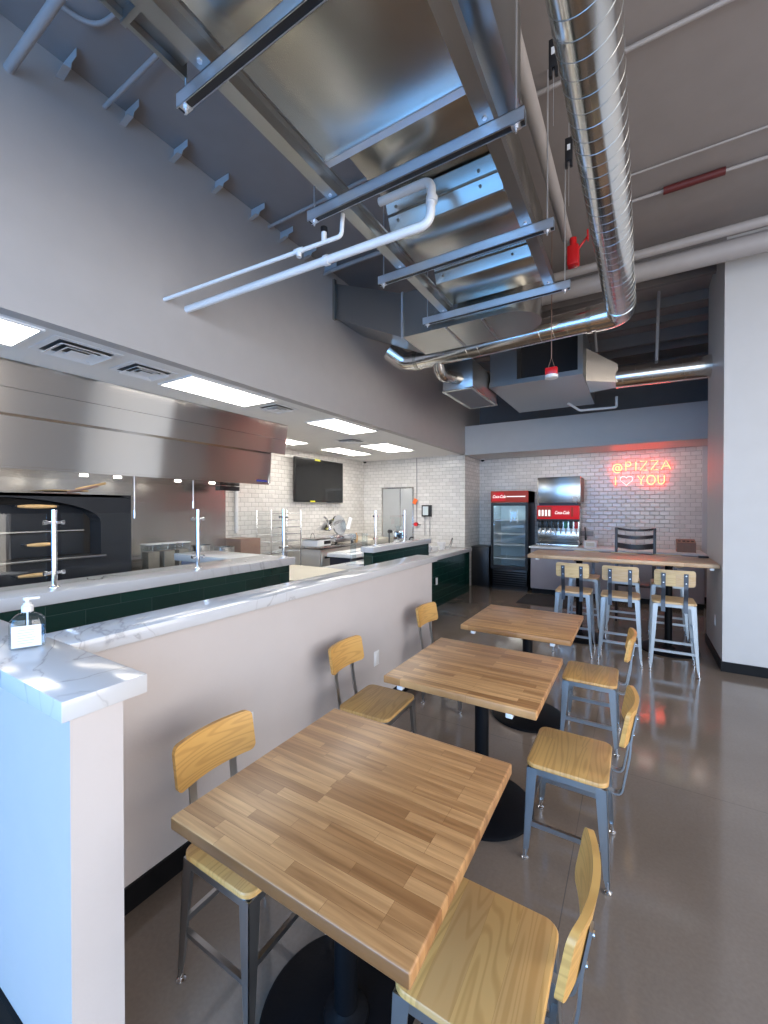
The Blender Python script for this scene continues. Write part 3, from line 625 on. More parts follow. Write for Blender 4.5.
# front plate with arch
def arch(yc, hw, z0, zs, zt, n=16):
    return [(yc+hw, z0)] + [(yc + hw*math.cos(PI*i/n), zs + (zt-zs)*math.sin(PI*i/n)) for i in range(n+1)] + [(yc-hw, z0)]
A = arch(1.20, .80, 1.20, 1.52, 1.745, 20)
ring = [(2.28, 1.2), (2.28, 1.78), (.0, 1.78), (.0, 1.2)]
out = []
n = len(A)
for i, (y, z) in enumerate(A):
    f = i/(n-1)
    # outer path: right side, top, left side
    if f < .25: out.append((2.28, 1.2 + .58*f/.25))
    elif f < .75: out.append((2.28 - 2.28*(f-.25)/.5, 1.78))
    else: out.append((.0, 1.78 - .58*(f-.75)/.25))
fa = [bm.verts.new((-4.40, y, z)) for y, z in A]; fo = [bm.verts.new((-4.40, y, z)) for y, z in out]; fi = [bm.verts.new((-4.62, y, z)) for y, z in A]
for k in range(n-1):
    bm.faces.new((fa[k], fa[k+1], fo[k+1], fo[k])); bm.faces.new((fa[k], fi[k], fi[k+1], fa[k+1]))
bx(bm, -4.62, -4.40, -.6, 2.28, .25, 1.2); bx(bm, -5.28, -4.62, 2.1, 2.28, .25, 1.78); bx(bm, -5.28, -4.40, -.6, 2.28, 1.755, 1.78); bx(bm, -4.62, -4.40, -.6, 0, 1.2, 1.78)
bx(bm, -4.46, -4.402, 2.255, 2.28, 1.2, 1.76)
obj('oven_body', bm, M['ovenbody'], t, smooth=False)
bm = B(); bx(bm, -4.66, -4.62, .2, 2.05, 1.2, 1.75); obj('oven_back', bm, M['oveninside'], t)
for z0, z1 in ((1.45, 1.68), (1.22, 1.42)):
    bm = B(); bx(bm, -4.58, -4.56, .45, 1.92, z0, z1, bev=.004); d = obj('oven_door', bm, M['ovenbody'], t)
bm = B(); bx(bm, -4.40, -4.30, .2, 2.0, 1.195, 1.215, bev=.003); obj('landing_shelf', bm, M['steel'], t)
bm = B(); bx(bm, -4.575, -4.55, .45, 1.92, 1.435, 1.447); obj('door_strip', bm, M['steel'], t)
for y0, y1, z in ((1.34, 1.62, 1.665), (1.40, 1.60, 1.34), (1.34, 1.62, 1.085)):
    bm = B(); pts = [(-4.33, y0 + (y1-y0)*k/10, z) for k in range(11)]; tube(bm, pts, [.009 + .009*math.sin(PI*k/10) for k in range(11)], 12)
    h = obj('wooden_handle', bm, M['wood'], t, label='turned wooden handle')
    bm = B(); cyl(bm, (-4.33, y0-.01, z), (-4.33, y0+.004, z), .013); cyl(bm, (-4.33, y1-.004, z), (-4.33, y1+.01, z), .013); bx(bm, -4.40, -4.32, y0-.012, y0-.004, z-.006, z+.006); bx(bm, -4.40, -4.32, y1+.004, y1+.012, z-.006, z+.006); obj('handle_bracket', bm, M['black'], h)
for k, (dy, mt, lab) in enumerate(((-.02, 'brown', 'dark wooden peel lying crosswise on the oven top'), (.05, 'wood', 'pale wooden peel leaning on the oven top'))):
    t = thing('pizza_peel', lab, 'pizza peel', (-4.5, 1.78+dy, 1.797+.03*k), 0, 'peels on the oven top')
    bm = B(); tube(bm, [(0, 0, .0), (.02, .25, .07)], .012, 10); obj('handle', bm, M[mt], t)
    bm = B(); bx(bm, -.5, -.02, -.18, .12, -.015, -.005, bev=.002); obj('blade', bm, M[mt], t)

# steel line behind counter 1 with tubs
t = thing('prep_table', 'stainless work table behind the tiled counter, right of the oven', 'work table')
bm = B(); bx(bm, -5.28, -4.45, 2.36, 3.95, .92, .96, bev=.003); obj('top', bm, M['steel'], t)
bm = B(); bx(bm, -5.28, -4.47, 2.38, 3.93, .1, .92, bev=.003); obj('cabinet', bm, M['steel'], t)
bm = B(); bx(bm, -5.28, -5.0, 2.36, 3.9, 1.02, 1.05); bx(bm, -5.28, -5.25, 2.36, 3.9, .96, 1.02); obj('back_shelf', bm, M['steel'], t)
for i, y in enumerate((2.62, 2.80, 2.98)):
    t = thing('storage_tub', ['first', 'second', 'third'][i] + ' clear tub from the oven on the steel work table', 'tub', (-4.65, y, .961), 0, 'clear tubs on the steel table')
    bm = B(); prism(bm, rrect(.16, .16, .02), lambda a, b_: (a*.85, b_*.85, 0), lambda a, b_: (a, b_, .28)); obj('tub', bm, M['liquid'], t)
    bm = B(); prism(bm, rrect(.165, .165, .02), lambda a, b_: (a, b_, .281), lambda a, b_: (a, b_, .29)); obj('lid', bm, M['white'], t)
    bm = B(); bx(bm, -.062, .062, -.062, .062, .003, .2); obj('contents', bm, plain('tub_contents', (.25, .2, .15), .7), t)
for i, (y, h, r) in enumerate(((3.32, .22, .12), (3.66, .17, .14))):
    bm = B(); lathe(bm, [(r*.9, 0), (r, .01), (r, h), (r-.006, h), (r-.006, .015)], -4.75, y, .961); o = obj('stock_pot', bm, M['steel'])
    tag(o, ['taller', 'lower wider'][i] + ' steel pot on the work table right of the clear tubs', 'pot', 'pots on the steel table')
t = thing('cardboard_box', 'reddish brown box at the end of the steel wall', 'box', (-5.2, 4.35, .0))
bm = B(); bx(bm, -.2, .2, -.2, .18, .86, 1.19, bev=.003); obj('carton', bm, M['brown'], t)
bm = B(); bx(bm, -.02, .02, -.2, .18, 1.19, 1.192); obj('tape', bm, M['cream'], t)
# shelf table under the box
t = thing('undercounter_fridge', 'short steel undercounter unit below the reddish box', 'undercounter unit')
bm = B(); bx(bm, -5.48, -4.9, 4.15, 4.75, .08, .855, bev=.004); obj('cabinet', bm, M['steel'], t)
bm = B(); bx(bm, -4.9, -4.885, 4.17, 4.73, .14, .82, bev=.003); d = obj('door', bm, M['steel'], t)
bm = B(); bx(bm, -4.885, -4.86, 4.2, 4.22, .5, .75); obj('handle', bm, M['black'], d)
# wire rack
t = thing('wire_rack', 'tall chrome wire rack against the tiled wall', 'wire rack')
for x in (-5.44, -5.1):
    for y in (4.85, 5.55):
        bm = B(); cyl(bm, (x, y, 0), (x, y, 1.62), .012, n=10); obj('post', bm, M['chrome'], t)
for z in (.5, .9, 1.08, 1.2, 1.32, 1.44, 1.56):
    bm = B()
    for k in range(9): cyl(bm, (-5.44+k*.0425, 4.85, z), (-5.44+k*.0425, 5.55, z), .003, n=6)
    for y in (4.85, 5.2, 5.55): cyl(bm, (-5.44, y, z), (-5.1, y, z), .005, n=6)
    obj('wire_shelf', bm, M['chrome'], t)
tag(pipe('tall_pipe', [(-5.46, 4.45, 1.25), (-5.46, 4.45, 2.7)], .03, M['white'], 'white vertical pipe on the tiled wall beside the steel lining'), None, None)

# worktop fridges below the television
t = thing('worktop_cooler', 'long steel worktop cooler with black door handles under the television', 'worktop cooler')
bm = B(); bx(bm, -5.48, -4.72, 5.62, 7.06, .12, .92, bev=.004); obj('cabinet', bm, M['satin'], t)
bm = B(); bx(bm, -5.48, -4.68, 5.60, 7.08, .92, .97, bev=.004); obj('worktop', bm, M['steel'], t)
for k in range(3):
    y = 5.66 + k*.47; bm = B(); bx(bm, -4.72, -4.70, y, y+.45, .16, .88, bev=.004); d = obj('door', bm, M['satin'], t)
    bm = B(); bx(bm, -4.70, -4.67, y+.06, y+.28, .76, .80, bev=.006); obj('recessed_handle', bm, M['black'], d)
bm = B()
for y in (5.66, 7.0):
    for x in (-5.4, -4.8): cyl(bm, (x, y, 0), (x, y, .12), .025)
obj('feet', bm, M['black'], t)
t = thing('worktop_table', 'cream topped work table in the kitchen corner', 'work table')
bm = B(); bx(bm, -5.48, -4.62, 7.12, 8.1, .90, 1.0, bev=.006); obj('top', bm, M['cream'], t)
for x in (-5.4, -4.7):
    for y in (7.2, 8.02): bm = B(); bx(bm, x-.02, x+.02, y-.02, y+.02, 0, .90); obj('leg', bm, M['steel'], t)
bm = B(); bx(bm, -5.44, -4.66, 7.16, 8.06, .3, .33); obj('undershelf', bm, M['steel'], t)
# slicer
t = thing('meat_slicer', 'silver meat slicer on the worktop cooler', 'slicer', (-5.0, 6.45, .97)); t.scale = (1.3, 1.3, 1.3)
bm = B(); bx(bm, -.2, .2, -.26, .26, .03, .14, bev=.03); obj('base', bm, M['chrome'], t)
bm = B(); cyl(bm, (.02, .02, .27), (.05, .02, .275), .15, n=40); b_ = obj('blade_guard', bm, M['chrome'], t)
bm = B(); hexa(bm, [(-.16, -.28, .2), (.1, -.28, .2), (.1, -.27, .215), (-.16, -.27, .215)], [(-.16, .0, .33), (.1, .0, .33), (.1, .01, .345), (-.16, .01, .345)]); obj('carriage', bm, M['chrome'], t)
bm = B(); tube(bm, fillet([(.05, -.22, .22), (.05, -.3, .38), (.05, -.36, .40)], .04), .015, 10); obj('push_arm', bm, M['chrome'], t)
bm = B(); cyl(bm, (.05, .22, .2), (.05, .3, .37), .035, .03, n=16); obj('sharpener', bm, M['white'], t)
bm = B()
for x in (-.15, .15):
    for y in (-.2, .2): cyl(bm, (x, y, 0), (x, y, .035), .02)
obj('feet', bm, M['black'], t)
# printer / scale
t = thing('receipt_scale', 'white scale with a dark tray and keypad on the worktop cooler', 'scale', (-5.0, 5.85, .97))
bm = B(); bx(bm, -.18, .2, -.2, .2, 0, .11, bev=.02); obj('body', bm, M['white'], t)
bm = B(); bx(bm, -.2, .2, -.22, .22, .125, .14, bev=.005); cyl(bm, (0, 0, .1), (0, 0, .13), .04); obj('tray', bm, M['steel'], t)
bm = B(); bx(bm, .2, .205, -.02, .17, .03, .09); obj('display', bm, M['black'], t)
bm = B(); tube(bm, [(0, .05*math.cos(a)-.1, .14+.09*math.sin(a)) for a in [PI*i/12 for i in range(13)]], .004, 6); obj('wire_handle', bm, M['black'], t)
t = thing('bottle', 'small amber bottle beside the slicer', 'bottle', (-4.9, 6.98, .97))
bm = B(); lathe(bm, [(.03, 0), (.035, .01), (.035, .11), (.014, .15), (.014, .18)], n=16); obj('body', bm, plain('amber', (.55, .32, .12), .3), t)
bm = B(); lathe(bm, [(.016, .18), (.016, .2)], n=16); obj('cap', bm, M['white'], t)
# television
t = thing('television', 'large switched-off black television on the tiled kitchen wall', 'television')
bm = B(); bx(bm, -5.44, -5.40, 5.72, 7.20, 1.77, 2.62, bev=.006); obj('casing', bm, M['black'], t)
bm = B(); bx(bm, -5.40, -5.398, 5.735, 7.185, 1.79, 2.605); obj('screen', bm, M['screen'], t)
bm = B(); bx(bm, -5.495, -5.44, 6.2, 6.7, 2.0, 2.4); obj('wall_bracket', bm, M['black'], t)
for d in ((6.28, 6.44, 2.585, 2.62), (6.14, 6.28, 1.77, 1.80)):
    bm = B(); bx(bm, -5.398, -5.394, *d); obj('yellow_sticker', bm, M['yellow'], t, label='small yellow sticker')
GM = 'small dome cameras under the ceilings'
for x, y, z, lab in ((-5.42, 8.08, KZ, 'small dome camera in the far kitchen corner'), (-2.9, 9.0, 2.74, 'small dome camera at the tiled corner above the cooler')):
    t = thing('dome_camera', lab, 'security camera', (x, y, z), 0, GM)
    bm = B(); lathe(bm, [(.05, -.02), (.055, -.01), (.055, 0)], n=20); obj('base', bm, M['white'], t)
    bm = B(); lathe(bm, [(.005, -.06), (.03, -.05), (.042, -.02)], n=20); obj('dome', bm, M['screen'], t)

# kitchen end wall: mirror-like steel pass door, alarm, box
t = thing('steel_access_panel', 'tall pale grey panel on the kitchen end wall', 'panel')
bm = B(); bx(bm, -4.96, -4.20, 8.14, 8.158, .9, 2.09, bev=.003); obj('sheet', bm, plain('pale_grey_panel', (.46, .47, .47), .2, var=.02), t)
bm = B(); bx(bm, -4.99, -4.96, 8.13, 8.159, .87, 2.12); bx(bm, -4.20, -4.17, 8.13, 8.159, .87, 2.12); bx(bm, -4.96, -4.20, 8.13, 8.159, 2.09, 2.12); bx(bm, -4.52, -4.50, 8.138, 8.15, .9, 2.09); obj('frame', bm, M['steel'], t)
t = thing('conduit_drop', 'thin conduit down the kitchen end wall with an orange tag and red knob', 'conduit')
bm = B(); cyl(bm, (-4.1, 8.145, 1.35), (-4.1, 8.145, 2.75), .010, n=10); obj('tube', bm, M['pipe_grey'], t)
bm = B(); bx(bm, -4.17, -4.08, 8.11, 8.125, 1.74, 1.86, rot=Matrix.Rotation(.5, 3, 'Y')); obj('orange_tag', bm, M['orange'], t)
bm = B(); cyl(bm, (-4.1, 8.09, 1.30), (-4.1, 8.14, 1.30), .045, n=18); obj('red_knob', bm, M['red'], t)
bm = B(); cyl(bm, (-4.1, 8.10, 1.30), (-3.98, 8.10, 1.29), .008, n=8); obj('lever', bm, M['black'], t)
t = thing('control_box', 'small black framed control box on the kitchen end wall', 'control box')
bm = B(); bx(bm, -3.96, -3.74, 8.10, 8.158, 1.47, 1.72, bev=.004); obj('housing', bm, M['black'], t)
bm = B(); bx(bm, -3.93, -3.80, 8.095, 8.10, 1.50, 1.69); obj('window', bm, M['interior'], t)
bm = B(); cyl(bm, (-3.90, 8.14, 1.05), (-3.90, 8.14, 1.47), .008); cyl(bm, (-3.78, 8.14, 1.05), (-3.78, 8.14, 1.47), .008); obj('conduit_leg', bm, M['pipe_grey'], t)

# ------------------------------------------------ counters
def counter(name, lab, x0, x1, y0, y1, z0, z1, cap, capo=.03):
    t = thing(name, lab, 'counter')
    bm = B(); bx(bm, x1-.012, x1, y0, y1, z0, z1); obj('front_tiles', bm, M['green_y'], t, smooth=False)
    bm = B(); bx(bm, x0, x1-.012, y0+.012, y1-.012, z0, z1); obj('core', bm, M['cabinet'], t, smooth=False)
    for ya in (y0, y1-.012):
        bm = B(); bx(bm, x0, x1-.012, ya, ya+.012, z0, z1); obj('end_tiles', bm, M['green_x'], t, smooth=False)
    bm = B(); bx(bm, cap[0], cap[1], cap[2], cap[3], z1, z1+.07, bev=.003); obj('quartz_top', bm, M['marble'], t)
    return t
c1 = counter('service_counter', 'dark green tiled service counter with quartz top, nearest the oven', -3.05, -2.83, -2.3, 2.92, 0, 1.11, (-3.22, -2.80, -2.3, 2.97))
bm = B(); bx(bm, -4.1, -3.22, 2.55, 2.97, 1.11, 1.18, bev=.003); obj('quartz_return', bm, M['marble'], c1)
bm = B(); bx(bm, -4.05, -3.05, 2.6, 2.92, 0, 1.11); obj('return_base', bm, M['cabinet'], c1, smooth=False)
c2 = counter('service_counter', 'raised dark green counter with quartz ledge, right of the gap', -2.97, -2.83, 4.40, 6.05, .866, 1.09, (-2.99, -2.80, 4.36, 6.09))
c3 = counter('service_counter', 'lower dark green tiled counter at the end of the half wall', -3.55, -2.82, 4.33, 7.93, 0, .795, (-3.58, -2.78, 4.25, 7.97))
for o in c3.children:
    if o.name.startswith('quartz_top'): pass
t = thing('prep_cooler', 'low black prep cooler with a white top inside the counter gap', 'prep cooler')
bm = B(); bx(bm, -4.05, -3.62, 5.05, 6.3, 0, .90, bev=.01); obj('cabinet', bm, plain('navy_black', (.012, .014, .03), .35), t)
bm = B(); bx(bm, -4.08, -3.60, 5.02, 6.33, .90, .96, bev=.006); obj('white_top', bm, M['white'], t)
bm = B(); bx(bm, -4.0, -3.75, 5.1, 5.6, .96, .975, bev=.004); obj('cutting_board', bm, M['white'], t)
t = thing('work_island', 'low cream topped island between the two green counters', 'island')
bm = B(); bx(bm, -3.9, -3.1, 3.35, 4.15, 0, .84, bev=.004); obj('cabinet', bm, M['cream'], t)
bm = B(); bx(bm, -4.0, -3.05, 3.28, 4.2, .84, .88, bev=.004); obj('top', bm, M['cream'], t)

# sneeze guards
GG = 'sneeze guard posts on the counters'
posts = [(-2.93, 1.08, 1.181, .46, 'nearest chrome sneeze guard post, in front of the oven'), (-2.93, 2.02, 1.181, .46, 'second chrome sneeze guard post, in front of the steel wall'), (-2.93, 2.945, 1.181, .46, 'third chrome sneeze guard post, at the counter end'),
         (-2.93, 4.62, 1.161, .40, 'fourth chrome sneeze guard post, on the raised counter end'), (-2.93, 5.42, 1.161, .40, 'farthest chrome sneeze guard post, on the raised counter')]
p0 = None
for x, y, z, h, lab in posts:
    if p0 is None:
        t = p0 = thing('guard_post', lab, 'post', (x, y, z), 0, GG)
        bm = B(); cyl(bm, (0, 0, 0), (0, 0, .46), .0155, n=24); obj('post', bm, M['chrome'], t)
        bm = B(); lathe(bm, [(.03, 0), (.03, .006), (.018, .012)], n=24); obj('base_flange', bm, M['chrome'], t)
        for zz in (.09, .385):
            for s in (-1, 1):
                bm = B(); cyl(bm, (0, s*.012, zz), (0, s*.052, zz), .008, n=12); cyl(bm, (0, s*.036, zz), (0, s*.052, zz), .013, n=16); obj('clamp', bm, M['chrome'], t)
    else: dup(p0, (x, y, z), 0, lab, GG)
GQ = 'clear glass panels of the sneeze guards'
for x, y0, y1, z, h, lab in ((-2.93, .2, 1.045, 1.20, .42, 'clear guard glass left of the nearest post'), (-2.93, 1.115, 1.985, 1.20, .42, 'clear guard glass between first and second posts'), (-2.93, 2.055, 2.91, 1.20, .42, 'clear guard glass in front of the steel wall'),
                          (-2.93, 4.655, 5.385, 1.18, .37, 'clear guard glass on the raised counter')):
    bm = B(); bx(bm, x-.004, x+.004, y0, y1, z, z+h, bev=.001, seg=1); tag(obj('guard_glass', bm, M['glass']), lab, 'glass panel', GQ)

# things on the far counters
t = thing('napkin_stand', 'cluster of tall clear cup tubes behind the raised counter', 'cup holder', (-3.3, 4.75, .97))
bm = B(); bx(bm, -.12, .12, -.12, .14, -.105, -.08); obj('base', bm, M['white'], t)
for x, y in ((-.05, -.05), (.06, .07)):
    bm = B(); cyl(bm, (x, y, -.08), (x, y, .33), .04, n=24); obj('tube', bm, M['liquid'], t)
t = thing('card_terminal', 'small black counter machine behind the raised counter', 'terminal', (-3.30, 5.6, .866))
bm = B(); bx(bm, -.08, .08, -.1, .1, 0, .12, bev=.02); obj('body', bm, M['black'], t)
bm = B(); cyl(bm, (0, 0, .12), (0, 0, .42), .01); cyl(bm, (0, 0, .42), (0, .05, .42), .03); obj('stem', bm, M['black'], t)
t = thing('espresso_grinder', 'cluster of silver and glass drink equipment on the green counter', 'drink equipment', (-3.3, 6.0, .866))
bm = B(); bx(bm, -.12, .12, -.15, .15, 0, .18, bev=.02); bx(bm, -.09, .09, -.12, .02, .18, .42, bev=.015); obj('body', bm, M['chrome'], t)
bm = B(); cyl(bm, (0, -.05, .42), (0, -.05, .50), .06, .08, n=20); obj('hopper', bm, M['liquid'], t)
bm = B(); tube(bm, fillet([(.05, .1, .15), (.08, .16, .3), (.14, .16, .3)], .03), .012, 10); obj('spout', bm, M['black'], t)
GW = 'white bowls and bags on the end counter'
for i, (y, r, h) in enumerate(((6.95, .10, .09), (7.3, .09, .14))):
    bm = B(); lathe(bm, [(r*.6, 0), (r, h), (r-.006, h), (r*.5, .01)], -3.15, y, .866); tag(obj('bowl', bm, M['white']), ['wide white bowl on the end counter', 'deeper white tub on the end counter'][i], 'bowl', GW)
t = thing('bagged_supplies', 'crumpled clear bag of supplies on the end counter', 'bag', (-3.2, 6.55, .866))
bm = B(); bmesh.ops.create_icosphere(bm, subdivisions=3, radius=.14)
for v in bm.verts: v.co = Vector((v.co.x*1.1, v.co.y*1.5, max(0, v.co.z+.08)*.8)) * (1+.18*math.sin(v.co.x*37+v.co.y*53+v.co.z*41))
for v in bm.verts: v.co.z = max(v.co.z, 0)
obj('bag', bm, plain('crumpled_plastic', (.6, .62, .66), .25, var=.3, scale=30), t)
t = thing('tongs', 'slim metal tongs leaning from a tub at the counter end', 'tongs', (-3.1, 7.55, .866))
bm = B(); tube(bm, [(0, -.1, .01), (0, .05, .07), (0, .16, .2)], .008, 8); tube(bm, [(.03, -.1, .01), (.03, .05, .06), (.01, .17, .2)], .008, 8); obj('arms', bm, M['chrome'], t)

# ================================================================== DRINKS ALCOVE
t = thing('waste_cabinet', 'low black cabinet between the tiled corner and the cooler', 'cabinet')
bm = B(); bx(bm, -3.0, -2.62, 8.55, 9.08, 0, .84, bev=.006); obj('body', bm, M['black'], t)
bm = B(); bx(bm, -2.98, -2.64, 8.54, 8.55, .04, .80, bev=.003); obj('door', bm, M['black'], t)

t = thing('drinks_cooler', 'tall black glass door drinks cooler with a lit red header', 'drinks cooler')
fx0, fx1, fy0, fy1 = -2.54, -1.80, 8.42, 9.06
bm = B(); bx(bm, fx0, fx0+.04, fy0+.04, fy1, .08, 2.0, bev=.006); bx(bm, fx1-.04, fx1, fy0+.04, fy1, .08, 2.0, bev=.006); bx(bm, fx0, fx1, fy1-.03, fy1, .08, 2.0); bx(bm, fx0, fx1, fy0+.04, fy1, 1.76, 2.0, bev=.006); bx(bm, fx0, fx1, fy0+.04, fy1, .03, .42, bev=.006)
obj('cabinet', bm, M['black'], t)
bm = B(); bx(bm, fx0+.041, fx1-.041, fy1-.04, fy1-.031, .42, 1.76); bx(bm, fx0+.041, fx0+.05, fy0+.06, fy1-.04, .42, 1.76); bx(bm, fx1-.05, fx1-.041, fy0+.06, fy1-.04, .42, 1.76); bx(bm, fx0+.05, fx1-.05, fy0+.06, fy1-.04, .42, .43); obj('liner', bm, M['interior'], t)
bm = B(); bx(bm, fx0+.05, fx1-.05, fy0+.09, fy0+.11, 1.72, 1.745); obj('inner_glow', bm, emis('cooler_glow', (.75, .9, 1), 22), t)  # bluish glow added to stand in for window reflections on the door
for z in (.62, .90, 1.12, 1.40):
    bm = B(); bx(bm, fx0+.05, fx1-.05, fy0+.08, fy1-.05, z, z+.012); bx(bm, fx0+.05, fx1-.05, fy0+.07, fy0+.082, z-.005, z+.025); obj('shelf', bm, M['white'], t)
bm = B(); bx(bm, fx0+.005, fx0+.05, fy0, fy0+.04, .42, 1.76); bx(bm, fx1-.05, fx1-.005, fy0, fy0+.04, .42, 1.76); bx(bm, fx0+.05, fx1-.05, fy0, fy0+.04, 1.70, 1.76); bx(bm, fx0+.05, fx1-.05, fy0, fy0+.04, .42, .49)
d = obj('door_frame', bm, M['black'], t)
bm = B(); bx(bm, fx0+.05, fx1-.05, fy0+.015, fy0+.022, .49, 1.70); obj('door_glass', bm, M['doorglass'], d)
bm = B(); bx(bm, fx0+.01, fx0+.03, fy0-.03, fy0, .9, 1.3, bev=.004); obj('handle', bm, M['black'], d)
bm = B(); bx(bm, fx0, fx1, fy0, fy0+.04, 1.77, 2.0, bev=.004); h = obj('header', bm, M['orangelit'], t)
bm = B(); prism(bm, [(fx0+.03, 1.80), (fx0+.30, 1.80), (fx0+.26, 1.97), (fx0+.06, 1.97)], lambda a, b_: (a, fy0-.004, b_), lambda a, b_: (a, fy0, b_)); obj('red_patch', bm, M['redlit'], h)
text_mesh('header_lettering', 'Coca-Cola', .085, M['whitelit'], h, (fx0+.17, fy0-.006, 1.885), (PI/2, 0, 0), .002, .35, .001, sx=.72)
bm = B(); bx(bm, fx0+.32, fx1-.05, fy0-.004, fy0, 1.875, 1.895); obj('header_stripe', bm, M['whitelit'], h)
bm = B()
for k in range(7): bx(bm, fx0+.04, fx1-.04, fy0+.028, fy0+.04, .08+k*.045, .105+k*.045)
obj('lower_grille', bm, M['blackmetal'], t)
bm = B(); bx(bm, fx0+.02, fx1-.02, fy0+.05, fy1-.02, 0, .03); obj('plinth', bm, M['black'], t)

t = thing('drinks_counter', 'white topped grey counter carrying the soda fountain along the tiled wall', 'counter')
bm = B(); bx(bm, -1.76, .98, 8.32, 9.08, .88, .915, bev=.004); obj('top', bm, M['white'], t)
bm = B(); bx(bm, -1.74, .96, 8.38, 9.08, .10, .88); obj('cabinet', bm, M['cabinet'], t, smooth=False)
for k in range(5):
    bm = B(); x = -1.73+k*.538; bx(bm, x, x+.525, 8.365, 8.38, .13, .86, bev=.003); obj('door', bm, M['cabinet'], t)
bm = B(); bx(bm, -1.72, .96, 8.44, 9.08, 0, .10); obj('toe_kick', bm, M['base'], t)

t = thing('soda_fountain', 'red and steel soda fountain with a row of dispensing valves', 'soda fountain')
sx0, sx1 = -1.64, -.90
bm = B(); bx(bm, sx0, sx1, 8.62, 9.08, .94, 1.66, bev=.006); bx(bm, sx0, sx1, 8.42, 9.08, .915, .97, bev=.004); obj('body', bm, M['steel'], t)
bm = B(); bx(bm, sx0+.01, sx1-.01, 8.405, 8.6, .97, .985); obj('drip_tray', bm, M['black'], t)
bm = B(); bx(bm, sx0, sx1, 8.56, 8.62, 1.04, 1.22, bev=.004); obj('splash_panel', bm, M['steel'], t)
bm = B(); bx(bm, sx0-.005, sx1+.005, 8.44, 8.64, 1.40, 1.445, bev=.006); obj('valve_rail', bm, M['black'], t)
bm = B(); bx(bm, sx0, sx1, 8.46, 8.63, 1.445, 1.70, bev=.006); h = obj('red_header', bm, M['redlit'], t)
bm = B(); bx(bm, sx0+.01, sx0+.27, 8.455, 8.46, 1.47, 1.68); obj('picture_panel', bm, M['orangelit'], h)
for k in range(4):
    bm = B(); bx(bm, sx0+.03+k*.06, sx0+.065+k*.06, 8.450, 8.455, 1.50, 1.62, bev=.01); obj('drink_picture', bm, M['whitelit'], h)
text_mesh('header_lettering', 'Coca-Cola', .085, M['whitelit'], h, (sx0+.45, 8.456, 1.565), (PI/2, 0, 0), .002, .35, .001, sx=.7)
bm = B(); bx(bm, sx1-.13, sx1-.09, 8.45, 8.46, 1.49, 1.67, bev=.008); obj('cup_picture', bm, M['orangelit'], h)
for k in range(8):
    x = sx0+.05+k*.092
    bm = B(); bx(bm, x-.028, x+.028, 8.47, 8.58, 1.27, 1.40, bev=.008); v = obj('valve', bm, M['black'] if k not in (5, 7) else M['red'] if k == 7 else plain('green_valve', (.02, .2, .12), .4), t)
    bm = B(); cyl(bm, (x, 8.51, 1.27), (x, 8.51, 1.22), .014, .010, n=12); bx(bm, x-.012, x+.012, 8.53, 8.545, 1.16, 1.27); obj('nozzle', bm, M['white'], v)
t = thing('ice_maker', 'stainless ice maker box standing on the soda fountain', 'ice maker')
bm = B(); bx(bm, sx0, sx1+.03, 8.50, 9.05, 1.75, 2.25, bev=.012); obj('cabinet', bm, M['steel'], t)
bm = B(); bx(bm, sx0+.02, sx1-.02, 8.55, 9.0, 1.702, 1.75); obj('neck', bm, M['black'], t)
bm = B(); bx(bm, sx1-.10, sx1-.02, 8.495, 8.5, 1.79, 1.86, bev=.002); obj('badge', bm, M['white'], t)
bm = B(); bx(bm, sx1+.03, sx1+.034, 8.52, 9.03, 1.77, 2.23); obj('side_panel', bm, M['deck_trim'], t)
t = thing('napkin_dispenser', 'small white napkin dispenser on the drinks counter', 'napkin dispenser', (-.71, 8.6, .915))
bm = B(); bx(bm, -.11, .11, -.08, .08, 0, .13, bev=.012); obj('case', bm, M['white'], t)
bm = B(); bx(bm, -.07, .07, -.085, -.08, .03, .1); obj('napkins', bm, M['cream'], t)
t = thing('cup_lid_rack', 'brown lid and straw rack with round holes on the drinks counter', 'lid rack', (.73, 8.62, .915))
bm = B(); hexa(bm, [(-.13, -.12, 0), (.13, -.12, 0), (.13, .1, 0), (-.13, .1, 0)], [(-.13, -.12, .16), (.13, -.12, .16), (.13, .1, .21), (-.13, .1, .21)]); obj('box', bm, M['brown'], t, smooth=False)
for k in range(4):
    bm = B(); cyl(bm, (-.09+k*.06, -.03, .16), (-.09+k*.06, -.035, .188), .022, n=16); obj('hole', bm, M['black'], t)
bm = B(); cyl(bm, (-.83, 8.95, .915), (-.83, 8.95, 1.16), .012); cyl(bm, (-.80, 8.93, .915), (-.84, 8.95, 1.28), .01, n=8); 
o = obj('cable_bundle', bm, M['black']); tag(o, 'black cables beside the soda fountain', 'cables')
bm = B(); bx(bm, -.98, -.70, 9.085, 9.098, 1.1, 1.2, bev=.002); tag(obj('switch_plate', bm, plain('grey_plate', (.3, .3, .3), .4)), 'grey wall plate on the tiles right of the soda fountain', 'wall plate')

# high chair behind the bar
t = thing('high_chair', 'dark wooden high chair with curved back rails behind the bar', 'high chair', (.0, 6.95, 0))
for s in (-1, 1):
    bm = B(); bx(bm, s*.235-.018, s*.235+.018, -.02, .02, 0, 1.37, bev=.005); obj('rear_post', bm, M['darkwood'], t)
    bm = B(); bx(bm, s*.235-.018, s*.235+.018, .30, .34, 0, .80, bev=.005); obj('leg', bm, M['darkwood'], t)
for z, hh in ((1.355, .03), (1.25, .045), (1.115, .075)):
    bm = B(); pts = [(-.225+.45*i/10, -.05*math.sin(PI*i/10), z - .02*math.sin(PI*i/10)) for i in range(11)]; ribbon(bm, pts, hh, .014, (0, 0, 1)); obj('back_rail', bm, M['darkwood'], t)
bm = B(); bx(bm, -.23, .23, -.02, .34, .52, .56, bev=.006); obj('seat', bm, M['darkwood'], t)

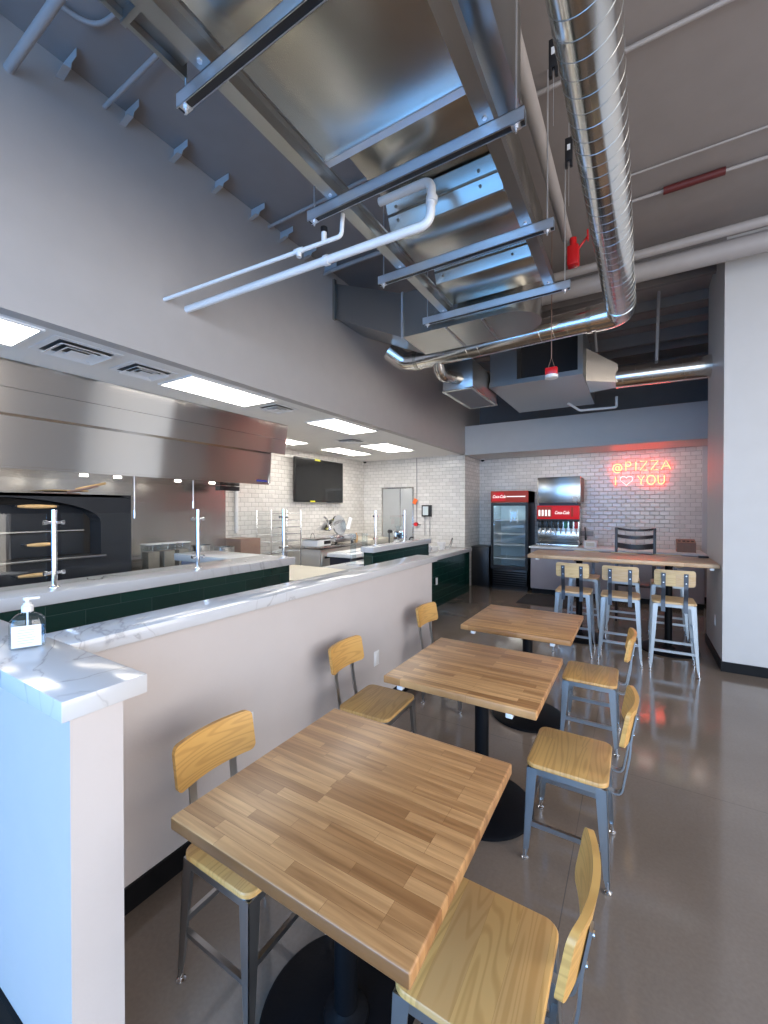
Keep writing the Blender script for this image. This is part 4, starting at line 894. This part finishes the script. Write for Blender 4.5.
# floor mat
bm = B(); bx(bm, -1.78, -.92, 7.35, 8.25, 0, .008, bev=.003); tag(obj('floor_mat', bm, M['mat']), 'charcoal floor mat in front of the drinks counter', 'floor mat')

# neon sign
t = thing('neon_sign', 'red neon sign with a pink heart on the tiled back wall', 'neon sign')
def circ(cx, cy, rx, ry, a0, a1, n=16): return [(cx+rx*math.cos(math.radians(a0+(a1-a0)*i/n)), cy+ry*math.sin(math.radians(a0+(a1-a0)*i/n))) for i in range(n+1)]
def strokes(ch):
    if ch == '@': return [circ(.5, .5, .2, .22, 20, 380) , [(.7, .72), (.7, .38)] + circ(.82, .38, .12, .12, 180, 300) + circ(.5, .5, .5, .5, 0, 300, 24)[::1]]
    if ch == 'P': return [[(.12, 0), (.12, 1), (.5, 1)] + circ(.5, .75, .3, .25, 90, -90) + [(.12, .5)]]
    if ch == 'I': return [[(.5, 0), (.5, 1)]]
    if ch == 'Z': return [[(.08, 1), (.88, 1), (.08, 0), (.9, 0)]]
    if ch == 'A': return [[(.02, 0), (.48, 1), (.96, 0)], [(.2, .36), (.78, .36)]]
    if ch == 'Y': return [[(.05, 1), (.5, .5), (.95, 1)], [(.5, .5), (.5, 0)]]
    if ch == 'O': return [circ(.5, .5, .46, .5, 0, 360, 28)]
    if ch == 'U': return [[(.1, 1), (.1, .4)] + circ(.5, .4, .4, .4, 180, 360, 14) + [(.9, 1)]]
    if ch == 'H':
        p = []
        for i in range(41):
            a = 2*PI*i/40; p.append((.5+.52*(16*math.sin(a)**3)/16, .52+.52*(13*math.cos(a)-5*math.cos(2*a)-2*math.cos(3*a)-math.cos(4*a))/16))
        return [p]
NY = 9.055
def letter(ch, x, z, w_, h_, mat):
    bm = B()
    for st in strokes(ch): tube(bm, [(x+a*w_, NY, z+b_*h_) for a, b_ in st], .0065, 8)
    g = obj('heart_tube' if ch == 'H' else 'letter_tube', bm, mat, t)
    s0 = strokes(ch)[0]; bm = B()
    for a, b_ in (s0[0], s0[len(s0)//2]): cyl(bm, (x+a*w_, NY, z+b_*h_), (x+a*w_, 9.10, z+b_*h_), .004, n=6)
    obj('standoff', bm, M['glass'], g)
z1, z2 = 2.335, 2.09
letter('@', -.37, z1-.01, .15, .165, M['neon_red'])
x = -.17
for ch, w_ in (('P', .12), ('I', .055), ('Z', .14), ('Z', .14), ('A', .15)):
    letter(ch, x, z1+.02, w_, .165, M['neon_red']); x += w_+.028
letter('I', -.35, z2, .05, .16, M['neon_red']); letter('H', -.245, z2-.01, .20, .19, M['neon_white'])
x = .03
for ch, w_ in (('Y', .12), ('O', .14), ('U', .12)): letter(ch, x, z2, w_, .165, M['neon_red']); x += w_+.025
bm = B(); tube(bm, [(.45, 9.07, 2.13), (.47, 9.085, 2.3), (.47, 9.09, 2.7)], .003, 6); obj('power_wire', bm, M['white'], t)

# ================================================================== TABLES
def table(name, lab, cx, cy, W, D, zt, th, mat, group):
    t = thing(name, lab, 'table', (cx, cy, 0), 0, group)
    bm = B(); bx(bm, -W/2, W/2, -D/2, D/2, zt-th, zt, bev=.006, seg=3); obj('table_top', bm, mat, t)
    return t
GT = 'square butcher block dining tables'
def pedestal(t, x, y, zt, r=.275):
    bm = B(); cyl(bm, (x, y, .03), (x, y, zt-.01), .038, n=32); lathe(bm, [(.075, .022), (.07, .04), (.045, .055), (.039, .06)], x, y, 0, n=32); obj('column', bm, M['blackmetal'], t)
    bm = B(); lathe(bm, [(r-.006, 0), (r, .004), (r, .016), (r-.012, .024), (.08, .030), (.04, .03)], x, y, 0, n=64); obj('base_disc', bm, M['blackmetal'], t)
    bm = B(); bx(bm, x-.30, x+.30, y-.025, y+.025, zt-.016, zt, bev=.003); bx(bm, x-.025, x+.025, y-.30, y+.30, zt-.018, zt-.002, bev=.003); obj('spider_bracket', bm, M['blackmetal'], t)
for cy, lab in ((1.085, 'nearest butcher block dining table with a thick oak edge'), (2.275, 'middle butcher block dining table on a round black base'), (3.425, 'farthest square dining table, between middle table and bar')):
    t = table('dining_table', lab, -.758, cy, .785, .77 if cy < 3 else .78, .755, .038, M['table'], GT)
    pedestal(t, .03 if cy > 2 else -.03, -.02, .717)
    for sx in ((-.30, .27) if cy > 2 else ()):
        bm = B(); bx(bm, sx-.016, sx+.016, -.375, -.34, .692, .717, bev=.004); obj('plastic_corner_clip', bm, M['white'], t)
t = table('bar_table', 'long bar-height butcher block table meeting the right wall', -.21, 5.835, 1.93, .73, 1.065, .045, M['barwood'], None)
t.location = (-.21, 5.835, 0); t.children[0].location = (0, 0, 0)
pedestal(t, -.40, 0, 1.02, .30); pedestal(t, .545, 0, 1.02, .30)
for sx in (-.85, .9): 
    bm = B(); bx(bm, sx-.02, sx+.02, -.35, -.30, .995, 1.02, bev=.004); obj('plastic_corner_clip', bm, M['white'], t)
t = thing('phone', 'small black device lying at the right end of the bar', 'device', (.69, 6.13, 1.066))
bm = B(); bx(bm, -.05, .05, -.03, .03, 0, .02, bev=.006); obj('body', bm, M['black'], t)

# ================================================================== CHAIRS
# local frame: seat centred on origin, sitter faces -y, backrest on +y
def make_chair(name, lab, cat, group, zs, W=.385, D=.345, bar=False):
    t = thing(name, lab, cat, (0, 0, 0), 0, group)
    seatm, backm = (M['stoolseat'], M['stoolback']) if bar else (M['seat_x'], M['back'])
    th = .022; bm = B()
    prof = [(0, -.004), (.004, 0)]
    outl = rrect(W, D, .042, 7)
    rings = []
    for inset, z in ((.004, zs-th), (0, zs-th+.004), (0, zs-.006), (.003, zs-.0015), (.008, zs)):
        k = (W/2-inset)/(W/2); kd = (D/2-inset)/(D/2)
        rings.append([bm.verts.new((a*k, b_*kd, z)) for a, b_ in outl])
    for a, b_ in zip(rings, rings[1:]):
        for i in range(len(a)): bm.faces.new((a[i], a[(i+1) % len(a)], b_[(i+1) % len(a)], b_[i]))
    bm.faces.new(rings[0][::-1]); bm.faces.new(rings[-1])
    obj('seat', bm, seatm, t)
    # apron: open rounded band under the seat
    bm = B(); za = zs-th; ha = .03; o1 = rrect(W-.012, D-.012, .04, 6); o2 = rrect(W-.018, D-.018, .037, 6); m_ = len(o1)
    r = [[bm.verts.new((a, b_, z)) for a, b_ in o] for o, z in ((o1, za-ha), (o1, za), (o2, za), (o2, za-ha))]
    for a, b_ in zip(r, r[1:] + r[:1]):
        for i in range(m_): bm.faces.new((a[i], a[(i+1) % m_], b_[(i+1) % m_], b_[i]))
    obj('seat_frame', bm, M['frame'], t)
    tops = {}
    spl = .018 if not bar else .035
    for sx in (-1, 1):
        for sy in (-1, 1):
            x0, y0 = sx*(W/2-.020), sy*(D/2-.020); x1, y1 = x0+sx*spl*.8, y0+sy*spl*.8
            ztop = za-.004
            def P(f, x0=x0, y0=y0, x1=x1, y1=y1): return Vector((x0+(x1-x0)*f, y0+(y1-y0)*f, ztop*(1-f)))
            bm = B()
            # folded angle leg: two tapering plates meeting at the outer corner
            for ax in (0, 1):
                secs = []
                for f, wd_ in ((0, .046), (.45, .036), (.86, .024), (.95, .014)):
                    c = P(f); d = Vector((-sx*wd_, 0, 0)) if ax == 0 else Vector((0, -sy*wd_, 0)); nrm = Vector((0, -sy*.004, 0)) if ax == 0 else Vector((-sx*.004, 0, 0))
                    corner = Vector((sx*.014, sy*.014, 0))
                    secs.append([bm.verts.new(c+corner), bm.verts.new(c+corner+d), bm.verts.new(c+corner+d+nrm), bm.verts.new(c+corner+nrm)])
                for a, b_ in zip(secs, secs[1:]):
                    for i in range(4): bm.faces.new((a[i], a[(i+1) % 4], b_[(i+1) % 4], b_[i]))
                bm.faces.new(secs[0][::-1]); bm.faces.new(secs[-1])
            leg = obj('leg', bm, M['frame'], t, smooth=False)
            bm = B(); e_ = P(.93); g_ = P(1.0); cyl(bm, (g_.x+sx*.006, g_.y+sy*.006, 0.012), (e_.x+sx*.006, e_.y+sy*.006, e_.z+.02), .0085, n=12); lathe(bm, [(.013, 0), (.016, .003), (.016, .009), (.009, .014)], g_.x+sx*.006, g_.y+sy*.006, 0, n=16); obj('foot', bm, M['chrome'], leg)
            tops[(sx, sy)] = P
    def strut(a, b_, z, up=.024):
        f = 1-z/(za-.004); p, q = tops[a](f), tops[b_](f); bm = B(); side = (0, 0, 1)
        ribbon(bm, [p, q], up, .005, side); d = (q-p).normalized(); nrm = Vector((-d.y, d.x, 0))
        ribbon(bm, [p+Vector((0, 0, up/2)), q+Vector((0, 0, up/2))], .016, .004, nrm)
        obj('stretcher', bm, M['frame'], t, smooth=False)
    if not bar:
        strut((-1, -1), (-1, 1), .17); strut((1, -1), (1, 1), .17); strut((-1, -1), (1, -1), .215); strut((-1, 1), (1, 1), .215)
    else:
        strut((-1, -1), (-1, 1), .27); strut((1, -1), (1, 1), .27); strut((-1, -1), (1, -1), .22); strut((-1, 1), (1, 1), .22); strut((-1, -1), (-1, 1), .42); strut((1, -1), (1, 1), .42)
    # backrest panel, gently curved
    zb0, zb1, yb, lean = (zs+.165, zs+.325, D/2+.075 if not bar else D/2+.035, .18 if not bar else .10)
    BW, th2 = W*.915, .017; nx = 14; VS = [-1, -.985, -.94, -.86, -.75, -.62, -.2, .2, .62, .75, .86, .94, .985, 1]; nz = len(VS)-1; bm = B()
    def bp(u, v, off):
        r_ = .026; hw = BW/2
        vv = abs(v); cut = 0
        if vv > 1-2*r_/(zb1-zb0): q = (vv-(1-2*r_/(zb1-zb0)))/(2*r_/(zb1-zb0)); cut = r_*(1-math.sqrt(max(0, 1-q*q)))
        x = u*(hw-cut); z = (zb0+zb1)/2 + v*(zb1-zb0)/2
        y = yb + .032*(1-(x/hw)**2) - .032 + lean*(z-zs-.1) - .02
        return Vector((x, y+off, z))
    F = [[bm.verts.new(bp(-1+2*i/nx, VS[j], 0)) for i in range(nx+1)] for j in range(nz+1)]
    K = [[bm.verts.new(bp(-1+2*i/nx, VS[j], th2)) for i in range(nx+1)] for j in range(nz+1)]
    for j in range(nz):
        for i in range(nx):
            bm.faces.new((F[j][i], F[j][i+1], F[j+1][i+1], F[j+1][i])); bm.faces.new((K[j][i], K[j+1][i], K[j+1][i+1], K[j][i+1]))
    for i in range(nx):
        bm.faces.new((F[0][i], K[0][i], K[0][i+1], F[0][i+1])); bm.faces.new((F[nz][i], F[nz][i+1], K[nz][i+1], K[nz][i]))
    for j in range(nz):
        bm.faces.new((F[j][0], F[j+1][0], K[j+1][0], K[j][0])); bm.faces.new((F[j][nx], K[j][nx], K[j+1][nx], F[j+1][nx]))
    obj('backrest', bm, backm, t)
    bxp = .092
    for s in (-1, 1):
        x = s*bxp; k = bp(x/(BW/2), 0, 0); zc = (zb0+zb1)/2
        yk = lambda z: bp(x/(BW/2), (z-zc)/((zb1-zb0)/2), th2).y+.004
        bm = B()
        if bar:
            pts = fillet([(x, D/2+.006, za-.075), (x, D/2+.006, zs+.02), (x, yk(zb0)-.002, zb0-.02), (x, yk(zb0+.01), zb0+.01), (x, yk(zb1-.03), zb1-.03)], .02, 4)
            ribbon(bm, pts, .036, .006, (1, 0, 0))
        else:
            pts = fillet([(x, D/2-.03, za-.036), (x, D/2+.045, za-.062), (x, yk(zb0)-.002, zb0-.05), (x, yk(zb0+.01), zb0+.01), (x, yk(zb1-.035), zb1-.035)], .05, 8)
            ribbon(bm, pts, .030, .007, (1, 0, 0)); bx(bm, x-.015, x+.015, D/2-.12, D/2-.02, za-.037, za-.031)
        st = obj('back_strap', bm, M['frame2'] if bar else M['frame'], t, smooth=False)
        bm = B()
        for z in (zb0+.035, zb1-.05): cyl(bm, (x, yk(z)+.002, z), (x, yk(z)+.009, z), .007, n=12)
        obj('bolt', bm, M['brass'], st)
    return t
M['seat_x'] = ash('honey_ash_seat_x', 'X', 'Y')
# the dining chairs; left row faces +x (back towards the half wall), right row faces -x
GCh = 'ash and steel dining chairs'
RL, RR = PI/2, -PI/2      # local -y -> +x  for RL ; local -y -> -x for RR
c0 = make_chair('dining_chair', 'left chair at the nearest table, its back against the half wall', 'chair', GCh, .46)
c0.location = (-1.175, 1.05, 0); c0.rotation_euler = (0, 0, RL)
dup(c0, (-1.36, 2.17, 0), RL+.03, 'left chair at the middle table, pulled back with its whole seat showing', GCh)
dup(c0, (-1.35, 3.34, 0), RL-.05, 'far left chair mostly hidden behind the middle table, only back and leg showing', GCh)
dup(c0, (-.350, 1.080, 0), RR, 'nearest right chair, large in the bottom foreground', GCh)
dup(c0, (-.265, 2.195, 0), RR, 'right chair at the middle table, its whole seat and legs in view', GCh)
dup(c0, (-.270, 3.34, 0), RR, 'right chair at the farthest square table', GCh)
# bar stools; near row turns its back to the camera, far row faces the camera
GSt = 'steel and ash bar stools'
s0 = make_chair('bar_stool', 'left of the three near bar stools with backs to the camera', 'bar stool', GSt, .715, .37, .36, True)
s0.location = (-.60, 5.24, 0); s0.rotation_euler = (0, 0, PI)
dup(s0, (-.135, 5.22, 0), PI, 'middle of the three near bar stools with backs to the camera', GSt)
dup(s0, (.335, 5.18, 0), PI, 'right of the three near bar stools with backs to the camera', GSt)
dup(s0, (-.60, 6.38, 0), 0, 'left stool on the far side of the bar, seen through the near stools', GSt)
dup(s0, (-.13, 6.38, 0), 0, 'middle stool on the far side of the bar', GSt)
dup(s0, (.36, 6.38, 0), 0, 'right stool on the far side of the bar', GSt)

# ================================================================== SOAP BOTTLE
t = thing('sanitizer_bottle', 'clear pump sanitizer bottle with a white label on the quartz slab', 'bottle', (-1.83, .595, 1.161), 1.15)
bm = B()
for a, b_ in (((0), 0),): pass
rings = []
for sc, z in ((.92, 0), (1, .006), (1, .085), (.93, .100), (.70, .114), (.36, .122), (.30, .130)):
    rings.append([bm.verts.new((p*sc, q*sc, z)) for p, q in rrect(.100, .055, .022, 5)])
for a, b_ in zip(rings, rings[1:]):
    for i in range(len(a)): bm.faces.new((a[i], a[(i+1) % len(a)], b_[(i+1) % len(a)], b_[i]))
bm.faces.new(rings[0][::-1]); bm.faces.new(rings[-1]); obj('bottle_body', bm, M['liquid'], t)
bm = B(); lathe(bm, [(.017, .126), (.017, .146), (.012, .149), (.012, .156), (.006, .158), (.006, .166), (.012, .167), (.012, .175)], n=20); bx(bm, -.006, .035, -.008, .008, .167, .176, bev=.003); obj('pump', bm, M['white'], t)
bm = B(); cyl(bm, (0, 0, .02), (0, 0, .128), .003, n=8); obj('dip_tube', bm, M['white'], t)
bm = B(); bx(bm, -.040, .040, -.0285, -.0277, .008, .082); lb = obj('label', bm, M['white'], t)
bm = B()
for k in range(6): bx(bm, -.024, .024-.004*(k % 3), -.0289, -.0285, .066-k*.009, .0675-k*.009)
obj('label_print', bm, plain('grey_print', (.35, .38, .42), .5), lb)
